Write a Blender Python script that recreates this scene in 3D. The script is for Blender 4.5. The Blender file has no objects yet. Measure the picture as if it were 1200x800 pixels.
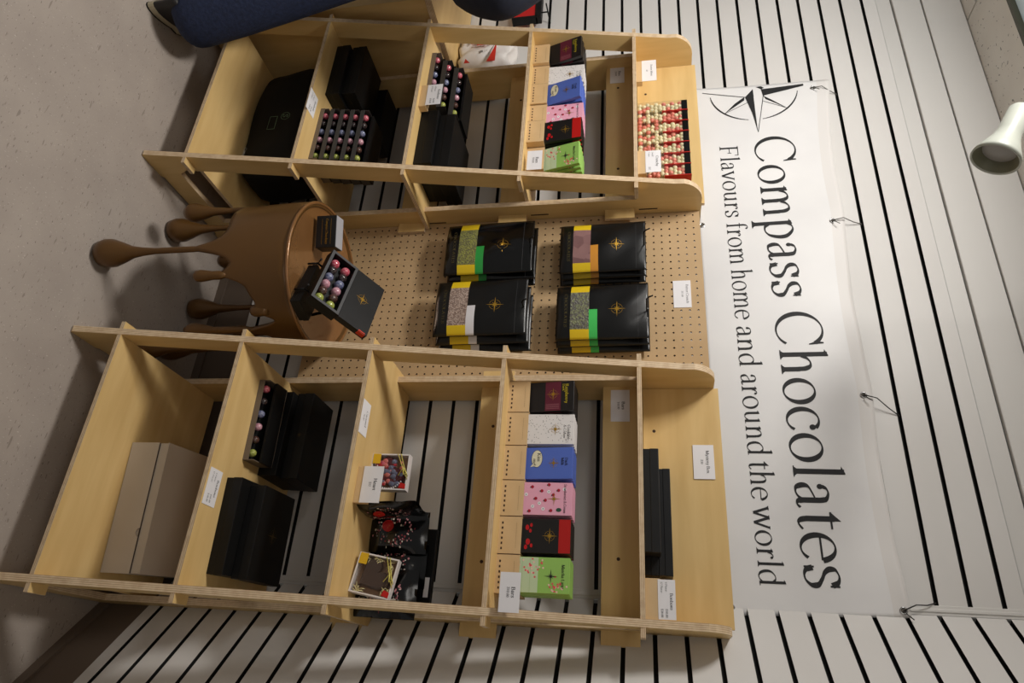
import bpy, bmesh, math, random
from mathutils import Vector, Matrix
random.seed(7)
PI = math.pi
COL = bpy.context.scene.collection

# ------------------------------------------------------------------ materials
MATS = {}
def newmat(name):
    m = bpy.data.materials.new(name); m.use_nodes = True
    nt = m.node_tree; nt.nodes.clear()
    out = nt.nodes.new('ShaderNodeOutputMaterial'); b = nt.nodes.new('ShaderNodeBsdfPrincipled')
    nt.links.new(b.outputs[0], out.inputs[0])
    return m, nt, b
def lin(c):
    return tuple((v/12.92 if v <= .04045 else ((v+.055)/1.055)**2.4) for v in c) + (1,)
def rgb(*c): return lin([v/255 for v in c])
def mat(name, col, rough=.6, metal=0., noise=None, bump=0., spec=.5, trans=0., alpha=1., coat=0., emit=None):
    """plain or softly mottled procedural material; noise=(scale, second colour, detail, (sx,sy,sz), lo, hi)"""
    if name in MATS: return MATS[name]
    m, nt, b = newmat(name)
    b.inputs['Base Color'].default_value = col
    b.inputs['Roughness'].default_value = rough
    b.inputs['Metallic'].default_value = metal
    b.inputs['Specular IOR Level'].default_value = spec
    b.inputs['Transmission Weight'].default_value = trans
    b.inputs['Alpha'].default_value = alpha
    b.inputs['Coat Weight'].default_value = coat
    if emit:
        b.inputs['Emission Color'].default_value = emit[0]; b.inputs['Emission Strength'].default_value = emit[1]
    if noise or bump:
        tc = nt.nodes.new('ShaderNodeTexCoord'); mp = nt.nodes.new('ShaderNodeMapping')
        nz = nt.nodes.new('ShaderNodeTexNoise')
        nt.links.new(tc.outputs['Object'], mp.inputs[0]); nt.links.new(mp.outputs[0], nz.inputs['Vector'])
        sc, c2, det, s3, lo, hi = noise if noise else (40, col, 3, (1, 1, 1), .3, .7)
        mp.inputs['Scale'].default_value = s3
        nz.inputs['Scale'].default_value = sc; nz.inputs['Detail'].default_value = det
        if noise:
            r = nt.nodes.new('ShaderNodeValToRGB')
            r.color_ramp.elements[0].position = lo; r.color_ramp.elements[0].color = col
            r.color_ramp.elements[1].position = hi; r.color_ramp.elements[1].color = c2
            nt.links.new(nz.outputs['Fac'], r.inputs[0]); nt.links.new(r.outputs[0], b.inputs['Base Color'])
        if bump:
            bp = nt.nodes.new('ShaderNodeBump'); bp.inputs['Strength'].default_value = bump
            bp.inputs['Distance'].default_value = .004
            nt.links.new(nz.outputs['Fac'], bp.inputs['Height']); nt.links.new(bp.outputs[0], b.inputs['Normal'])
    MATS[name] = m
    return m

def ply_mat(name, s3, c1, c2):
    m = mat(name, c1, .42, noise=(3.2, c2, 6, s3, .3, .75), spec=.35)
    return m
PLY_X = ply_mat('birch_plywood_x', (1.2, 9, 9), rgb(224, 192, 132), rgb(210, 175, 114))
PLY_Z = ply_mat('birch_plywood_z', (9, 9, 1.2), rgb(223, 191, 132), rgb(208, 174, 114))
def ply_edge(name, axis):
    if name in MATS: return MATS[name]
    m, nt, b = newmat(name)
    tc = nt.nodes.new('ShaderNodeTexCoord'); sp = nt.nodes.new('ShaderNodeSeparateXYZ')
    nt.links.new(tc.outputs['Object'], sp.inputs[0])
    mu = nt.nodes.new('ShaderNodeMath'); mu.operation = 'MULTIPLY'; mu.inputs[1].default_value = 2*PI/.0044
    nt.links.new(sp.outputs[axis], mu.inputs[0])
    sn = nt.nodes.new('ShaderNodeMath'); sn.operation = 'SINE'; nt.links.new(mu.outputs[0], sn.inputs[0])
    nz = nt.nodes.new('ShaderNodeTexNoise'); nz.inputs['Scale'].default_value = 60
    nt.links.new(tc.outputs['Object'], nz.inputs['Vector'])
    ad = nt.nodes.new('ShaderNodeMath'); ad.operation = 'MULTIPLY_ADD'; ad.inputs[1].default_value = .35
    nt.links.new(sn.outputs[0], ad.inputs[0]); nt.links.new(nz.outputs['Fac'], ad.inputs[2])
    r = nt.nodes.new('ShaderNodeValToRGB')
    r.color_ramp.elements[0].position = .15; r.color_ramp.elements[0].color = rgb(184, 154, 120)
    r.color_ramp.elements[1].position = .85; r.color_ramp.elements[1].color = rgb(224, 202, 168)
    nt.links.new(ad.outputs[0], r.inputs[0]); nt.links.new(r.outputs[0], b.inputs['Base Color'])
    b.inputs['Roughness'].default_value = .65
    MATS[name] = m
    return m
EDGE_X, EDGE_Z, EDGE_Y = ply_edge('plywood_edge_x', 0), ply_edge('plywood_edge_z', 2), ply_edge('plywood_edge_y', 1)

SLAT = mat('painted_slatwall', rgb(222, 220, 217), .5, noise=(2.0, rgb(214, 211, 207), 4, (1, 1, 1), .3, .7), spec=.3)
GROOVE = mat('slat_groove_black', rgb(14, 13, 12), .8)
WHITE_TRIM = mat('white_trim_paint', rgb(216, 214, 210), .5)
DARKBASE = mat('dark_brown_skirting', rgb(104, 90, 78), .6)
BLACK = mat('black_card', rgb(11, 11, 11), .5, spec=.3, noise=(25, rgb(15, 15, 15), 3, (1, 1, 1), .3, .7))
BLACK_IN = mat('black_card_inside', rgb(14, 14, 15), .7)
BLACK_SOFT = mat('black_matte_card', rgb(22, 22, 23), .45, spec=.35, noise=(20, rgb(27, 27, 28), 3, (1, 1, 1), .3, .7))
GREYRIM = mat('dark_grey_box_rim', rgb(72, 72, 74), .5)
TAUPE = mat('taupe_sleeve', rgb(112, 100, 88), .5)
GOLD = mat('gold_foil', rgb(205, 160, 60), .32, metal=.75)
YELLOW = mat('yellow_label', rgb(222, 190, 30), .4)
CARDW = mat('white_card', rgb(236, 234, 236), .6)
INK = mat('black_ink', rgb(22, 22, 24), .7)
INKGREY = mat('grey_ink', rgb(70, 70, 74), .7)
HOLDER = mat('thin_plywood_holder', rgb(214, 184, 140), .5, noise=(14, rgb(204, 172, 126), 4, (1, 1, 1), .3, .7))
BURN = mat('laser_burnt_edge', rgb(62, 40, 26), .8)
CARTON = mat('grey_beige_carton', rgb(200, 188, 172), .7, noise=(6, rgb(192, 179, 163), 3, (1, 1, 1), .3, .7))
CARTON_IN = mat('carton_gap_dark', rgb(60, 48, 40), .8)
CHOC = mat('bronze_brown_lacquer', rgb(108, 76, 38), .34, metal=.3, noise=(4, rgb(100, 70, 34), 2, (1, 1, 1), .3, .7), spec=.5)
CHOCTOP = mat('bronze_brown_gloss_top', rgb(146, 104, 62), .2, metal=.25, noise=(9, rgb(134, 93, 54), 3, (1, 1, 1), .3, .7), coat=.4)
BANNER = mat('vinyl_banner', rgb(232, 231, 230), .42, noise=(5, rgb(224, 223, 223), 4, (1, 1, 1), .3, .7), spec=.35)
HEM = mat('vinyl_hem', rgb(222, 219, 216), .5)
STEEL = mat('steel', rgb(190, 190, 190), .25, metal=1)
LAMPW = mat('lamp_white_enamel', rgb(180, 184, 174), .35, spec=.5)
LAMPIN = mat('lamp_baffle_grey', rgb(120, 120, 100), .5)
LAMPG = mat('lamp_glass_grey', rgb(160, 158, 155), .3)
NAVY = mat('navy_denim', rgb(34, 46, 78), .85, noise=(90, rgb(24, 34, 60), 5, (1, 1, 1), .3, .7), bump=.5)
NAVYJ = mat('dark_navy_jacket', rgb(24, 30, 48), .85, noise=(40, rgb(18, 24, 40), 4, (1, 1, 1), .3, .7), bump=.3)
SKIN = mat('skin', rgb(205, 160, 130), .5)
HAIR = mat('brown_hair', rgb(60, 42, 30), .7, noise=(30, rgb(40, 28, 20), 6, (1, 1, 6), .3, .7))
SHOE = mat('dark_shoe_leather', rgb(28, 26, 26), .5)
SOLE = mat('pale_shoe_sole', rgb(176, 166, 140), .7)
REDF = mat('red_fabric', rgb(190, 22, 22), .6)
REDP = mat('red_print', rgb(206, 44, 30), .6)
PLASTICW = mat('white_plastic_film', rgb(232, 228, 224), .35, noise=(12, rgb(214, 208, 204), 4, (1, 1, 1), .3, .7), bump=.6)
FOIL = mat('black_gloss_pouch', rgb(9, 9, 9), .16, noise=(9, rgb(7, 7, 7), 4, (1, 1, 1), .3, .7), bump=.35, spec=.6)
FOILM = mat('black_satin_pouch', rgb(11, 11, 11), .32, noise=(9, rgb(8, 8, 8), 4, (1, 1, 1), .3, .7), bump=.3, spec=.5)
CLEAR = mat('clear_plastic', (1, 1, 1, 1), .08, trans=1., alpha=.22, spec=.5)

def crumbs(name, c1, c2, scale):
    if name in MATS: return MATS[name]
    m, nt, b = newmat(name)
    tc = nt.nodes.new('ShaderNodeTexCoord'); v = nt.nodes.new('ShaderNodeTexVoronoi')
    v.inputs['Scale'].default_value = scale
    nt.links.new(tc.outputs['Object'], v.inputs['Vector'])
    r = nt.nodes.new('ShaderNodeValToRGB'); r.color_ramp.elements[0].color = c1; r.color_ramp.elements[1].color = c2
    r.color_ramp.elements[0].position = .3; r.color_ramp.elements[1].position = .7
    sp = nt.nodes.new('ShaderNodeSeparateColor'); nt.links.new(v.outputs['Color'], sp.inputs[0])
    nt.links.new(sp.outputs[0], r.inputs[0]); nt.links.new(r.outputs[0], b.inputs['Base Color'])
    bp = nt.nodes.new('ShaderNodeBump'); bp.inputs['Strength'].default_value = .6; bp.inputs['Distance'].default_value = .003
    nt.links.new(v.outputs['Distance'], bp.inputs['Height']); nt.links.new(bp.outputs[0], b.inputs['Normal'])
    b.inputs['Roughness'].default_value = .3
    MATS[name] = m
    return m

def speckled(name, base, base2, spots):
    """spots: list of (scale, threshold, colour, squash)"""
    m, nt, b = newmat(name)
    tc = nt.nodes.new('ShaderNodeTexCoord')
    nz = nt.nodes.new('ShaderNodeTexNoise'); nz.inputs['Scale'].default_value = 6; nz.inputs['Detail'].default_value = 5
    nt.links.new(tc.outputs['Object'], nz.inputs['Vector'])
    r = nt.nodes.new('ShaderNodeValToRGB'); r.color_ramp.elements[0].position = .3; r.color_ramp.elements[1].position = .7
    r.color_ramp.elements[0].color = base; r.color_ramp.elements[1].color = base2
    nt.links.new(nz.outputs['Fac'], r.inputs[0]); last = r.outputs[0]
    for sc, th, c, sq in spots:
        mp = nt.nodes.new('ShaderNodeMapping'); mp.inputs['Scale'].default_value = sq
        mp.inputs['Rotation'].default_value = (0, 0, .5)
        mp.inputs['Location'].default_value = (sc*.13, sc*.07, 0)
        nt.links.new(tc.outputs['Object'], mp.inputs[0])
        n2 = nt.nodes.new('ShaderNodeTexNoise'); n2.inputs['Scale'].default_value = sc; n2.inputs['Detail'].default_value = 1
        nt.links.new(mp.outputs[0], n2.inputs['Vector'])
        r2 = nt.nodes.new('ShaderNodeValToRGB'); r2.color_ramp.elements[0].position = th; r2.color_ramp.elements[1].position = th+.04
        r2.color_ramp.elements[0].color = (0, 0, 0, 1); r2.color_ramp.elements[1].color = (.8, .8, .8, 1)
        nt.links.new(n2.outputs['Fac'], r2.inputs[0])
        mx = nt.nodes.new('ShaderNodeMix'); mx.data_type = 'RGBA'
        nt.links.new(r2.outputs[0], mx.inputs[0]); nt.links.new(last, mx.inputs[6]); mx.inputs[7].default_value = c
        last = mx.outputs[2]
    nt.links.new(last, b.inputs['Base Color']); b.inputs['Roughness'].default_value = .55
    b.inputs['Specular IOR Level'].default_value = .35
    MATS[name] = m
    return m
FLOORM = speckled('speckled_vinyl', rgb(176, 165, 155), rgb(165, 154, 145),
                  [(85, .69, rgb(112, 103, 96), (.8, 2.6, 1)), (120, .70, rgb(208, 199, 190), (2.4, 1, 1)), (30, .70, rgb(138, 128, 119), (.7, 3, 1))])
CEILM = speckled('mineral_ceiling_tile', rgb(232, 228, 220), rgb(222, 217, 208), [(80, .70, rgb(98, 92, 84), (1, 1, 1))])

# ------------------------------------------------------------------ mesh helpers
def poly(bm, pts, mi=0):
    vs = [bm.verts.new(p) for p in pts]
    try:
        f = bm.faces.new(vs); f.material_index = mi; return f
    except ValueError:
        return None
def box(bm, x0, x1, y0, y1, z0, z1, mi=0, r=0., M=None, seg=2):
    n0 = len(bm.verts)
    res = bmesh.ops.create_cube(bm, size=1)
    vs = res['verts']
    for v in vs:
        v.co = Vector(((x0+x1)/2+v.co.x*(x1-x0), (y0+y1)/2+v.co.y*(y1-y0), (z0+z1)/2+v.co.z*(z1-z0)))
    fs = set(f for v in vs for f in v.link_faces)
    for f in fs: f.material_index = mi
    if r > 0:
        es = list(set(e for v in vs for e in v.link_edges))
        rr = bmesh.ops.bevel(bm, geom=es, offset=r, segments=seg, profile=.5, affect='EDGES', material=mi)
        vs = list(set(v for f in rr['faces'] for v in f.verts) | set(v for v in vs if v.is_valid))
    if M is not None:
        for v in vs: v.co = M @ v.co
    return vs
def tube(bm, pts, rad, n=10, mi=0, cap=True):
    pts = [Vector(p) for p in pts]; rings = []
    if not isinstance(rad, (list, tuple)): rad = [rad]*len(pts)
    up = Vector((0, 0, 1))
    d0 = (pts[1]-pts[0]).normalized()
    if abs(d0.dot(up)) > .9: up = Vector((1, 0, 0))
    a = d0.cross(up).normalized()
    for i, p in enumerate(pts):
        if i == 0: d = pts[1]-pts[0]
        elif i == len(pts)-1: d = pts[-1]-pts[-2]
        else: d = pts[i+1]-pts[i-1]
        d.normalize()
        a = (a-d*a.dot(d)).normalized(); b = d.cross(a)
        rings.append([bm.verts.new(p+(a*math.cos(2*PI*k/n)+b*math.sin(2*PI*k/n))*rad[i]) for k in range(n)])
    for i in range(len(rings)-1):
        for k in range(n):
            f = bm.faces.new([rings[i][k], rings[i][(k+1) % n], rings[i+1][(k+1) % n], rings[i+1][k]]); f.material_index = mi; f.smooth = True
    if cap:
        for rg in (rings[0], rings[-1]):
            try: f = bm.faces.new(rg); f.material_index = mi
            except ValueError: pass
def sphere(bm, c, r, mi=0, seg=14, rings=9, sc=(1, 1, 1)):
    res = bmesh.ops.create_uvsphere(bm, u_segments=seg, v_segments=rings, radius=1)
    for v in res['verts']:
        v.co = Vector((c[0]+v.co.x*r*sc[0], c[1]+v.co.y*r*sc[1], c[2]+v.co.z*r*sc[2]))
        for f in v.link_faces: f.material_index = mi; f.smooth = True
def lathe(bm, prof, c=(0, 0, 0), n=32, mi=0, M=None):
    rings = []
    for r, z in prof:
        if r < 1e-5: rings.append([bm.verts.new((c[0], c[1], c[2]+z))])
        else: rings.append([bm.verts.new((c[0]+r*math.cos(2*PI*k/n), c[1]+r*math.sin(2*PI*k/n), c[2]+z)) for k in range(n)])
    for i in range(len(rings)-1):
        A, B = rings[i], rings[i+1]
        for k in range(n):
            k2 = (k+1) % n
            if len(A) == 1 and len(B) == 1: continue
            if len(A) == 1: f = bm.faces.new([A[0], B[k2], B[k]])
            elif len(B) == 1: f = bm.faces.new([A[k], A[k2], B[0]])
            else: f = bm.faces.new([A[k], A[k2], B[k2], B[k]])
            f.material_index = mi; f.smooth = True
    if M is not None:
        for rg in rings:
            for v in rg: v.co = M @ v.co
def slab(bm, outer, holes, axis, a, b, mi=0, me=1):
    """flat board: 2D outline (with holes) extruded between a and b along axis 'x' (pts=(y,z)), 'y' (pts=(x,z)) or 'z' (pts=(x,y))"""
    def P(p, t):
        return {'x': (t, p[0], p[1]), 'y': (p[0], t, p[1]), 'z': (p[0], p[1], t)}[axis]
    nv = len(bm.verts); edges = []; loops = []
    for lp in [outer]+list(holes):
        vs = [bm.verts.new(P(p, a)) for p in lp]; loops.append(vs)
        edges += [bm.edges.new((vs[i], vs[(i+1) % len(vs)])) for i in range(len(vs))]
    r = bmesh.ops.triangle_fill(bm, use_beauty=True, use_dissolve=False, edges=edges)
    fs = [g for g in r['geom'] if isinstance(g, bmesh.types.BMFace)]
    for f in fs: f.material_index = mi
    vmap = {}
    for lp in loops:
        for v in lp:
            c = list(v.co); c['xyz'.index(axis)] = b; vmap[v] = bm.verts.new(c)
    for f in fs:
        nf = bm.faces.new([vmap[v] for v in reversed(f.verts)]); nf.material_index = mi
    for lp in loops:
        for i in range(len(lp)):
            v, w = lp[i], lp[(i+1) % len(lp)]
            nf = bm.faces.new([v, w, vmap[w], vmap[v]]); nf.material_index = me
def rrect(x0, x1, y0, y1, r, n=5):
    pts = []
    for cx, cy, a0 in ((x1-r, y1-r, 0), (x0+r, y1-r, 90), (x0+r, y0+r, 180), (x1-r, y0+r, 270)):
        for k in range(n+1):
            a = math.radians(a0+90*k/n); pts.append((cx+r*math.cos(a), cy+r*math.sin(a)))
    return pts
def obj(name, bm, mats, parent=None, smooth=False, label=None, loc=None, recalc=True):
    if recalc: bmesh.ops.recalc_face_normals(bm, faces=bm.faces)
    me = bpy.data.meshes.new(name); bm.to_mesh(me); bm.free()
    for m in (mats if isinstance(mats, (list, tuple)) else [mats]): me.materials.append(m)
    if smooth:
        for p in me.polygons: p.use_smooth = True
    o = bpy.data.objects.new(name, me); COL.objects.link(o)
    if parent: o.parent = parent
    if loc: o.location = loc
    if label: o['label'] = label
    return o
def tag(o, label=None, cat=None, group=None, kind=None):
    if label: o['label'] = label
    if cat: o['category'] = cat
    if group: o['group'] = group
    if kind: o['kind'] = kind
    return o
def thing(name, label, cat, loc=(0, 0, 0), rot=(0, 0, 0), group=None):
    o = bpy.data.objects.new(name, None); COL.objects.link(o); o.empty_display_size = .05
    o.location = loc; o.rotation_euler = rot
    return tag(o, label, cat, group)
def dup(root, label, loc=None, rot=None, group=None):
    r = root.copy(); COL.objects.link(r)
    if loc is not None: r.location = loc
    if rot is not None: r.rotation_euler = rot
    r['label'] = label
    if group: r['group'] = group
    for ch in list(root.children):
        c = ch.copy(); COL.objects.link(c); c.parent = r
        for g in list(ch.children):
            d = g.copy(); COL.objects.link(d); d.parent = c
    return r
def bm_(): return bmesh.new()

# ------------------------------------------------------------------ serif lettering drawn with a broad-nib model
TH, TN, NIB = .040, .0105, math.radians(14)
def arc(cx, cy, rx, ry, a0, a1, n=22):
    return [(cx+rx*math.cos(math.radians(a0+(a1-a0)*k/n)), cy+ry*math.sin(math.radians(a0+(a1-a0)*k/n))) for k in range(n+1)]
def crom(p, n=6):
    out = []
    q = [p[0]]+list(p)+[p[-1]]
    for i in range(1, len(q)-2):
        for k in range(n):
            t = k/n; o = []
            for d in (0, 1):
                a, b, c, e = q[i-1][d], q[i][d], q[i+1][d], q[i+2][d]
                o.append(.5*(2*b+(c-a)*t+(2*a-5*b+4*c-e)*t*t+(3*b-a-3*c+e)*t**3))
            out.append(tuple(o))
    out.append(p[-1]); return out
V = lambda x, y0, y1: ('v', x, y0, y1)
S_ = lambda x, y, w=.085: ('s', x, y, w)
W_ = lambda x, y: ('w', x, y)           # flag serif at the top left of a stem
D_ = lambda x, y, r=.04: ('d', x, y, r)
L_ = lambda x0, y0, x1, y1: ('c', [(x0, y0), (x1, y1)])
T_ = lambda x0, y0, x1, y1: ('t', x0, y0, x1, y1)
C_ = lambda pts: ('c', pts)
ARCH = [(.145, .31), (.19, .385), (.26, .43), (.33, .42), (.375, .35), (.38, .25)]
def sh_(pts, dx): return [(x+dx, y) for x, y in pts]
G = {
 'i': (.25, [V(.12, 0, .43), S_(.12, 0), W_(.12, .44), D_(.12, .61, .045)]),
 'l': (.25, [V(.12, 0, .69), S_(.12, 0), W_(.12, .70)]),
 'n': (.52, [V(.12, 0, .43), S_(.12, 0), W_(.12, .44), C_(crom(ARCH)), V(.385, 0, .27), S_(.385, 0)]),
 'm': (.79, [V(.12, 0, .43), S_(.12, 0), W_(.12, .44), C_(crom(ARCH)), V(.385, 0, .27), S_(.385, 0), C_(crom(sh_(ARCH, .265))), V(.65, 0, .27), S_(.65, 0)]),
 'h': (.52, [V(.12, 0, .69), S_(.12, 0), W_(.12, .70), C_(crom(ARCH)), V(.385, 0, .27), S_(.385, 0)]),
 'r': (.36, [V(.12, 0, .43), S_(.12, 0, .095), W_(.12, .44), C_(crom([(.145, .30), (.18, .37), (.24, .425), (.3, .425)])), D_(.305, .39, .038)]),
 'u': (.53, [V(.12, .12, .43), W_(.12, .44), C_(crom([(.12, .15), (.14, .06), (.21, .01), (.29, .03), (.365, .11)])), V(.385, 0, .43), W_(.385, .44), S_(.43, .008, .045)]),
 'o': (.5, [C_(arc(.25, .215, .19, .222, 0, 360, 36))]),
 'c': (.43, [C_(arc(.24, .215, .185, .222, 48, 325, 28)), D_(.355, .34, .045)]),
 'e': (.45, [C_(arc(.235, .215, .18, .222, 12, 322, 30)), T_(.07, .255, .41, .255)]),
 'a': (.44, [D_(.095, .335, .04), C_(crom([(.09, .36), (.13, .42), (.2, .437), (.28, .4), (.3, .32)])), V(.3, .07, .33), C_(crom([(.3, .1), (.315, .03), (.36, .01), (.41, .05)])),
             C_(crom([(.3, .265), (.2, .23), (.1, .18), (.075, .1), (.11, .02), (.18, .005), (.25, .04), (.3, .1)]))]),
 's': (.38, [C_(crom([(.305, .335), (.26, .41), (.18, .435), (.095, .4), (.08, .325), (.13, .26), (.22, .215), (.295, .16), (.3, .08), (.24, .015), (.16, -.002), (.09, .03), (.06, .11)])),
             T_(.315, .43, .315, .31), T_(.05, .0, .05, .13)]),
 't': (.31, [V(.13, .1, .47), C_(crom([(.13, .13), (.145, .04), (.2, .0), (.285, .05)])), T_(.03, .43, .28, .43), ('p', [(.03, .43), (.165, .56), (.165, .43)])]),
 'f': (.31, [V(.13, 0, .57), S_(.13, 0), C_(crom([(.13, .55), (.15, .64), (.21, .69), (.28, .69)])), D_(.3, .655, .038), T_(.03, .43, .27, .43)]),
 'd': (.52, [V(.385, .0, .69), W_(.385, .70), S_(.43, .008, .045), C_(crom([(.37, .37), (.3, .43), (.2, .43), (.09, .34), (.065, .2), (.11, .06), (.2, .0), (.29, .02), (.37, .09)]))]),
 'b': (.52, [V(.12, .0, .69), W_(.12, .70), C_(crom([(.13, .35), (.2, .43), (.3, .43), (.41, .34), (.435, .22), (.39, .07), (.3, .0), (.2, .0), (.13, .06)]))]),
 'p': (.52, [V(.12, -.21, .43), W_(.12, .44), S_(.12, -.21), C_(crom([(.13, .35), (.2, .43), (.3, .43), (.41, .34), (.435, .22), (.39, .07), (.3, .0), (.2, .0), (.13, .06)]))]),
 'v': (.46, [L_(.06, .43, .235, 0), L_(.235, 0, .4, .43), S_(.07, .43, .075), S_(.4, .43, .06)]),
 'w': (.69, [L_(.05, .43, .2, 0), L_(.2, 0, .34, .43), L_(.34, .43, .49, 0), L_(.49, 0, .64, .43), S_(.06, .43, .07), S_(.34, .43, .07), S_(.64, .43, .05)]),
 'y': (.46, [L_(.06, .43, .235, 0), C_([(.4, .43), (.235, 0), (.16, -.17)]), D_(.12, -.18, .04), S_(.07, .43, .075), S_(.4, .43, .06)]),
 'x': (.46, [L_(.07, .43, .38, 0), L_(.07, 0, .37, .43), S_(.08, .43, .07), S_(.37, .43, .06), S_(.07, 0, .06), S_(.38, 0, .07)]),
 'k': (.5, [V(.12, 0, .69), S_(.12, 0), W_(.12, .70), L_(.15, .2, .37, .43), L_(.22, .26, .42, 0), S_(.42, 0, .07), S_(.37, .43, .06)]),
 'F': (.56, [V(.13, 0, .66), S_(.13, 0, .1), S_(.13, .655, .1), T_(.13, .645, .49, .645), T_(.49, .655, .495, .52), T_(.14, .34, .38, .34), T_(.38, .41, .38, .27)]),
 'C': (.70, [C_(arc(.37, .33, .31, .345, 38, 322, 40)), ('p', [(.60, .665), (.625, .665), (.645, .45), (.625, .45), (.585, .56)])]),
 'B': (.6, [V(.13, 0, .66), S_(.1, 0, .07), S_(.1, .655, .07), C_(crom([(.12, .65), (.3, .65), (.42, .58), (.43, .46), (.36, .37), (.15, .35)])), C_(crom([(.15, .35), (.36, .35), (.49, .28), (.5, .14), (.4, .02), (.12, .01)]))]),
 'H': (.72, [V(.13, 0, .66), V(.56, 0, .66), S_(.13, 0, .1), S_(.13, .655, .1), S_(.56, 0, .1), S_(.56, .655, .1), T_(.13, .34, .56, .34)]),
 'M': (.86, [L_(.14, .66, .12, 0), L_(.14, .66, .42, 0), L_(.42, 0, .7, .66), V(.72, 0, .66), S_(.12, 0, .08), S_(.72, 0, .1), S_(.1, .655, .07), S_(.74, .655, .08)]),
 'K': (.66, [V(.13, 0, .66), S_(.13, 0, .1), S_(.13, .655, .1), L_(.15, .28, .5, .66), L_(.25, .38, .56, 0), S_(.56, 0, .08), S_(.5, .655, .08)]),
 'P': (.56, [V(.13, 0, .66), S_(.13, 0, .1), S_(.1, .655, .07), C_(crom([(.12, .65), (.3, .65), (.44, .6), (.47, .48), (.42, .36), (.3, .31), (.15, .31)]))]),
 'S': (.5, [C_(crom([(.41, .52), (.34, .63), (.23, .665), (.12, .61), (.1, .5), (.17, .4), (.3, .33), (.4, .24), (.41, .12), (.32, .02), (.2, -.005), (.11, .04), (.07, .16)])), T_(.42, .66, .42, .5), T_(.06, .0, .06, .18)]),
 'R': (.62, [V(.13, 0, .66), S_(.13, 0, .1), S_(.1, .655, .07), C_(crom([(.12, .65), (.3, .65), (.42, .6), (.44, .49), (.38, .39), (.15, .35)])), L_(.28, .36, .56, 0), S_(.57, 0, .06)]),
 'D': (.68, [V(.13, 0, .66), S_(.1, 0, .07), S_(.1, .655, .07), C_(crom([(.12, .65), (.3, .65), (.5, .58), (.6, .34), (.5, .08), (.3, .005), (.12, .01)]))]),
 'g': (.46, [C_(arc(.21, .28, .13, .15, 0, 360, 20)), T_(.3, .38, .42, .42), C_(crom([(.12, .16), (.08, .08), (.2, .02), (.36, -.02), (.38, -.12), (.24, -.2), (.08, -.16), (.05, -.08), (.13, .0)]))]),
 'O': (.72, [C_(arc(.36, .33, .3, .345, 0, 360, 40))]),
 'A': (.68, [L_(.33, .67, .58, 0), L_(.08, 0, .33, .67), T_(.17, .24, .49, .24), S_(.08, 0, .08), S_(.58, 0, .09)]),
 'L': (.55, [V(.13, 0, .66), S_(.13, 0, .1), S_(.13, .655, .1), T_(.13, .01, .48, .01), T_(.48, .0, .5, .16)]),
 'T': (.6, [V(.3, 0, .66), S_(.3, 0, .1), T_(.05, .645, .55, .645), T_(.05, .655, .04, .5), T_(.55, .655, .56, .5)]),
 'E': (.58, [V(.13, 0, .66), S_(.1, 0, .07), S_(.1, .655, .07), T_(.13, .645, .47, .645), T_(.47, .655, .475, .53), T_(.14, .34, .38, .34), T_(.13, .01, .49, .01), T_(.49, .0, .51, .14)]),
 '0': (.46, [C_(arc(.22, .32, .16, .33, 0, 360, 24))]),
 '1': (.4, [V(.2, 0, .63), S_(.2, 0, .1), T_(.09, .56, .2, .64)]),
 '2': (.46, [C_(crom([(.07, .5), (.12, .62), (.22, .65), (.33, .59), (.34, .46), (.24, .27), (.06, .02)])), L_(.06, .03, .38, .03)]),
 '3': (.44, [C_(crom([(.07, .56), (.15, .65), (.28, .64), (.34, .52), (.28, .39), (.16, .35)])), C_(crom([(.16, .35), (.3, .33), (.37, .2), (.3, .04), (.16, -.01), (.05, .06)]))]),
 '4': (.46, [V(.3, 0, .65), T_(.3, .65, .03, .2), L_(.03, .19, .42, .19)]),
 '5': (.46, [T_(.12, .63, .36, .63), T_(.12, .63, .09, .37), C_(crom([(.09, .36), (.22, .4), (.35, .33), (.37, .18), (.27, .03), (.13, -.01), (.05, .05)]))]),
 '8': (.46, [C_(arc(.22, .48, .12, .165, 0, 360, 18)), C_(arc(.22, .165, .155, .17, 0, 360, 18))]),
 '9': (.46, [C_(arc(.22, .45, .15, .19, 0, 360, 20)), C_(crom([(.37, .42), (.33, .2), (.1, -.01)]))]),
 '.': (.22, [D_(.1, .035, .042)]), '!': (.26, [V(.12, .2, .66), D_(.12, .04, .045)]), '&': (.72, [C_(crom([(.62, .3), (.5, .08), (.3, 0), (.1, .06), (.08, .2), (.2, .33), (.36, .45), (.38, .6), (.28, .67), (.19, .58), (.25, .4), (.45, .15), (.65, .0)]))]),
 '/': (.3, [T_(.02, -.1, .27, .7)]), ' ': (.24, []),
}
G['$'] = (.5, G['S'][1]+[T_(.24, -.08, .24, .74)])
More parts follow.
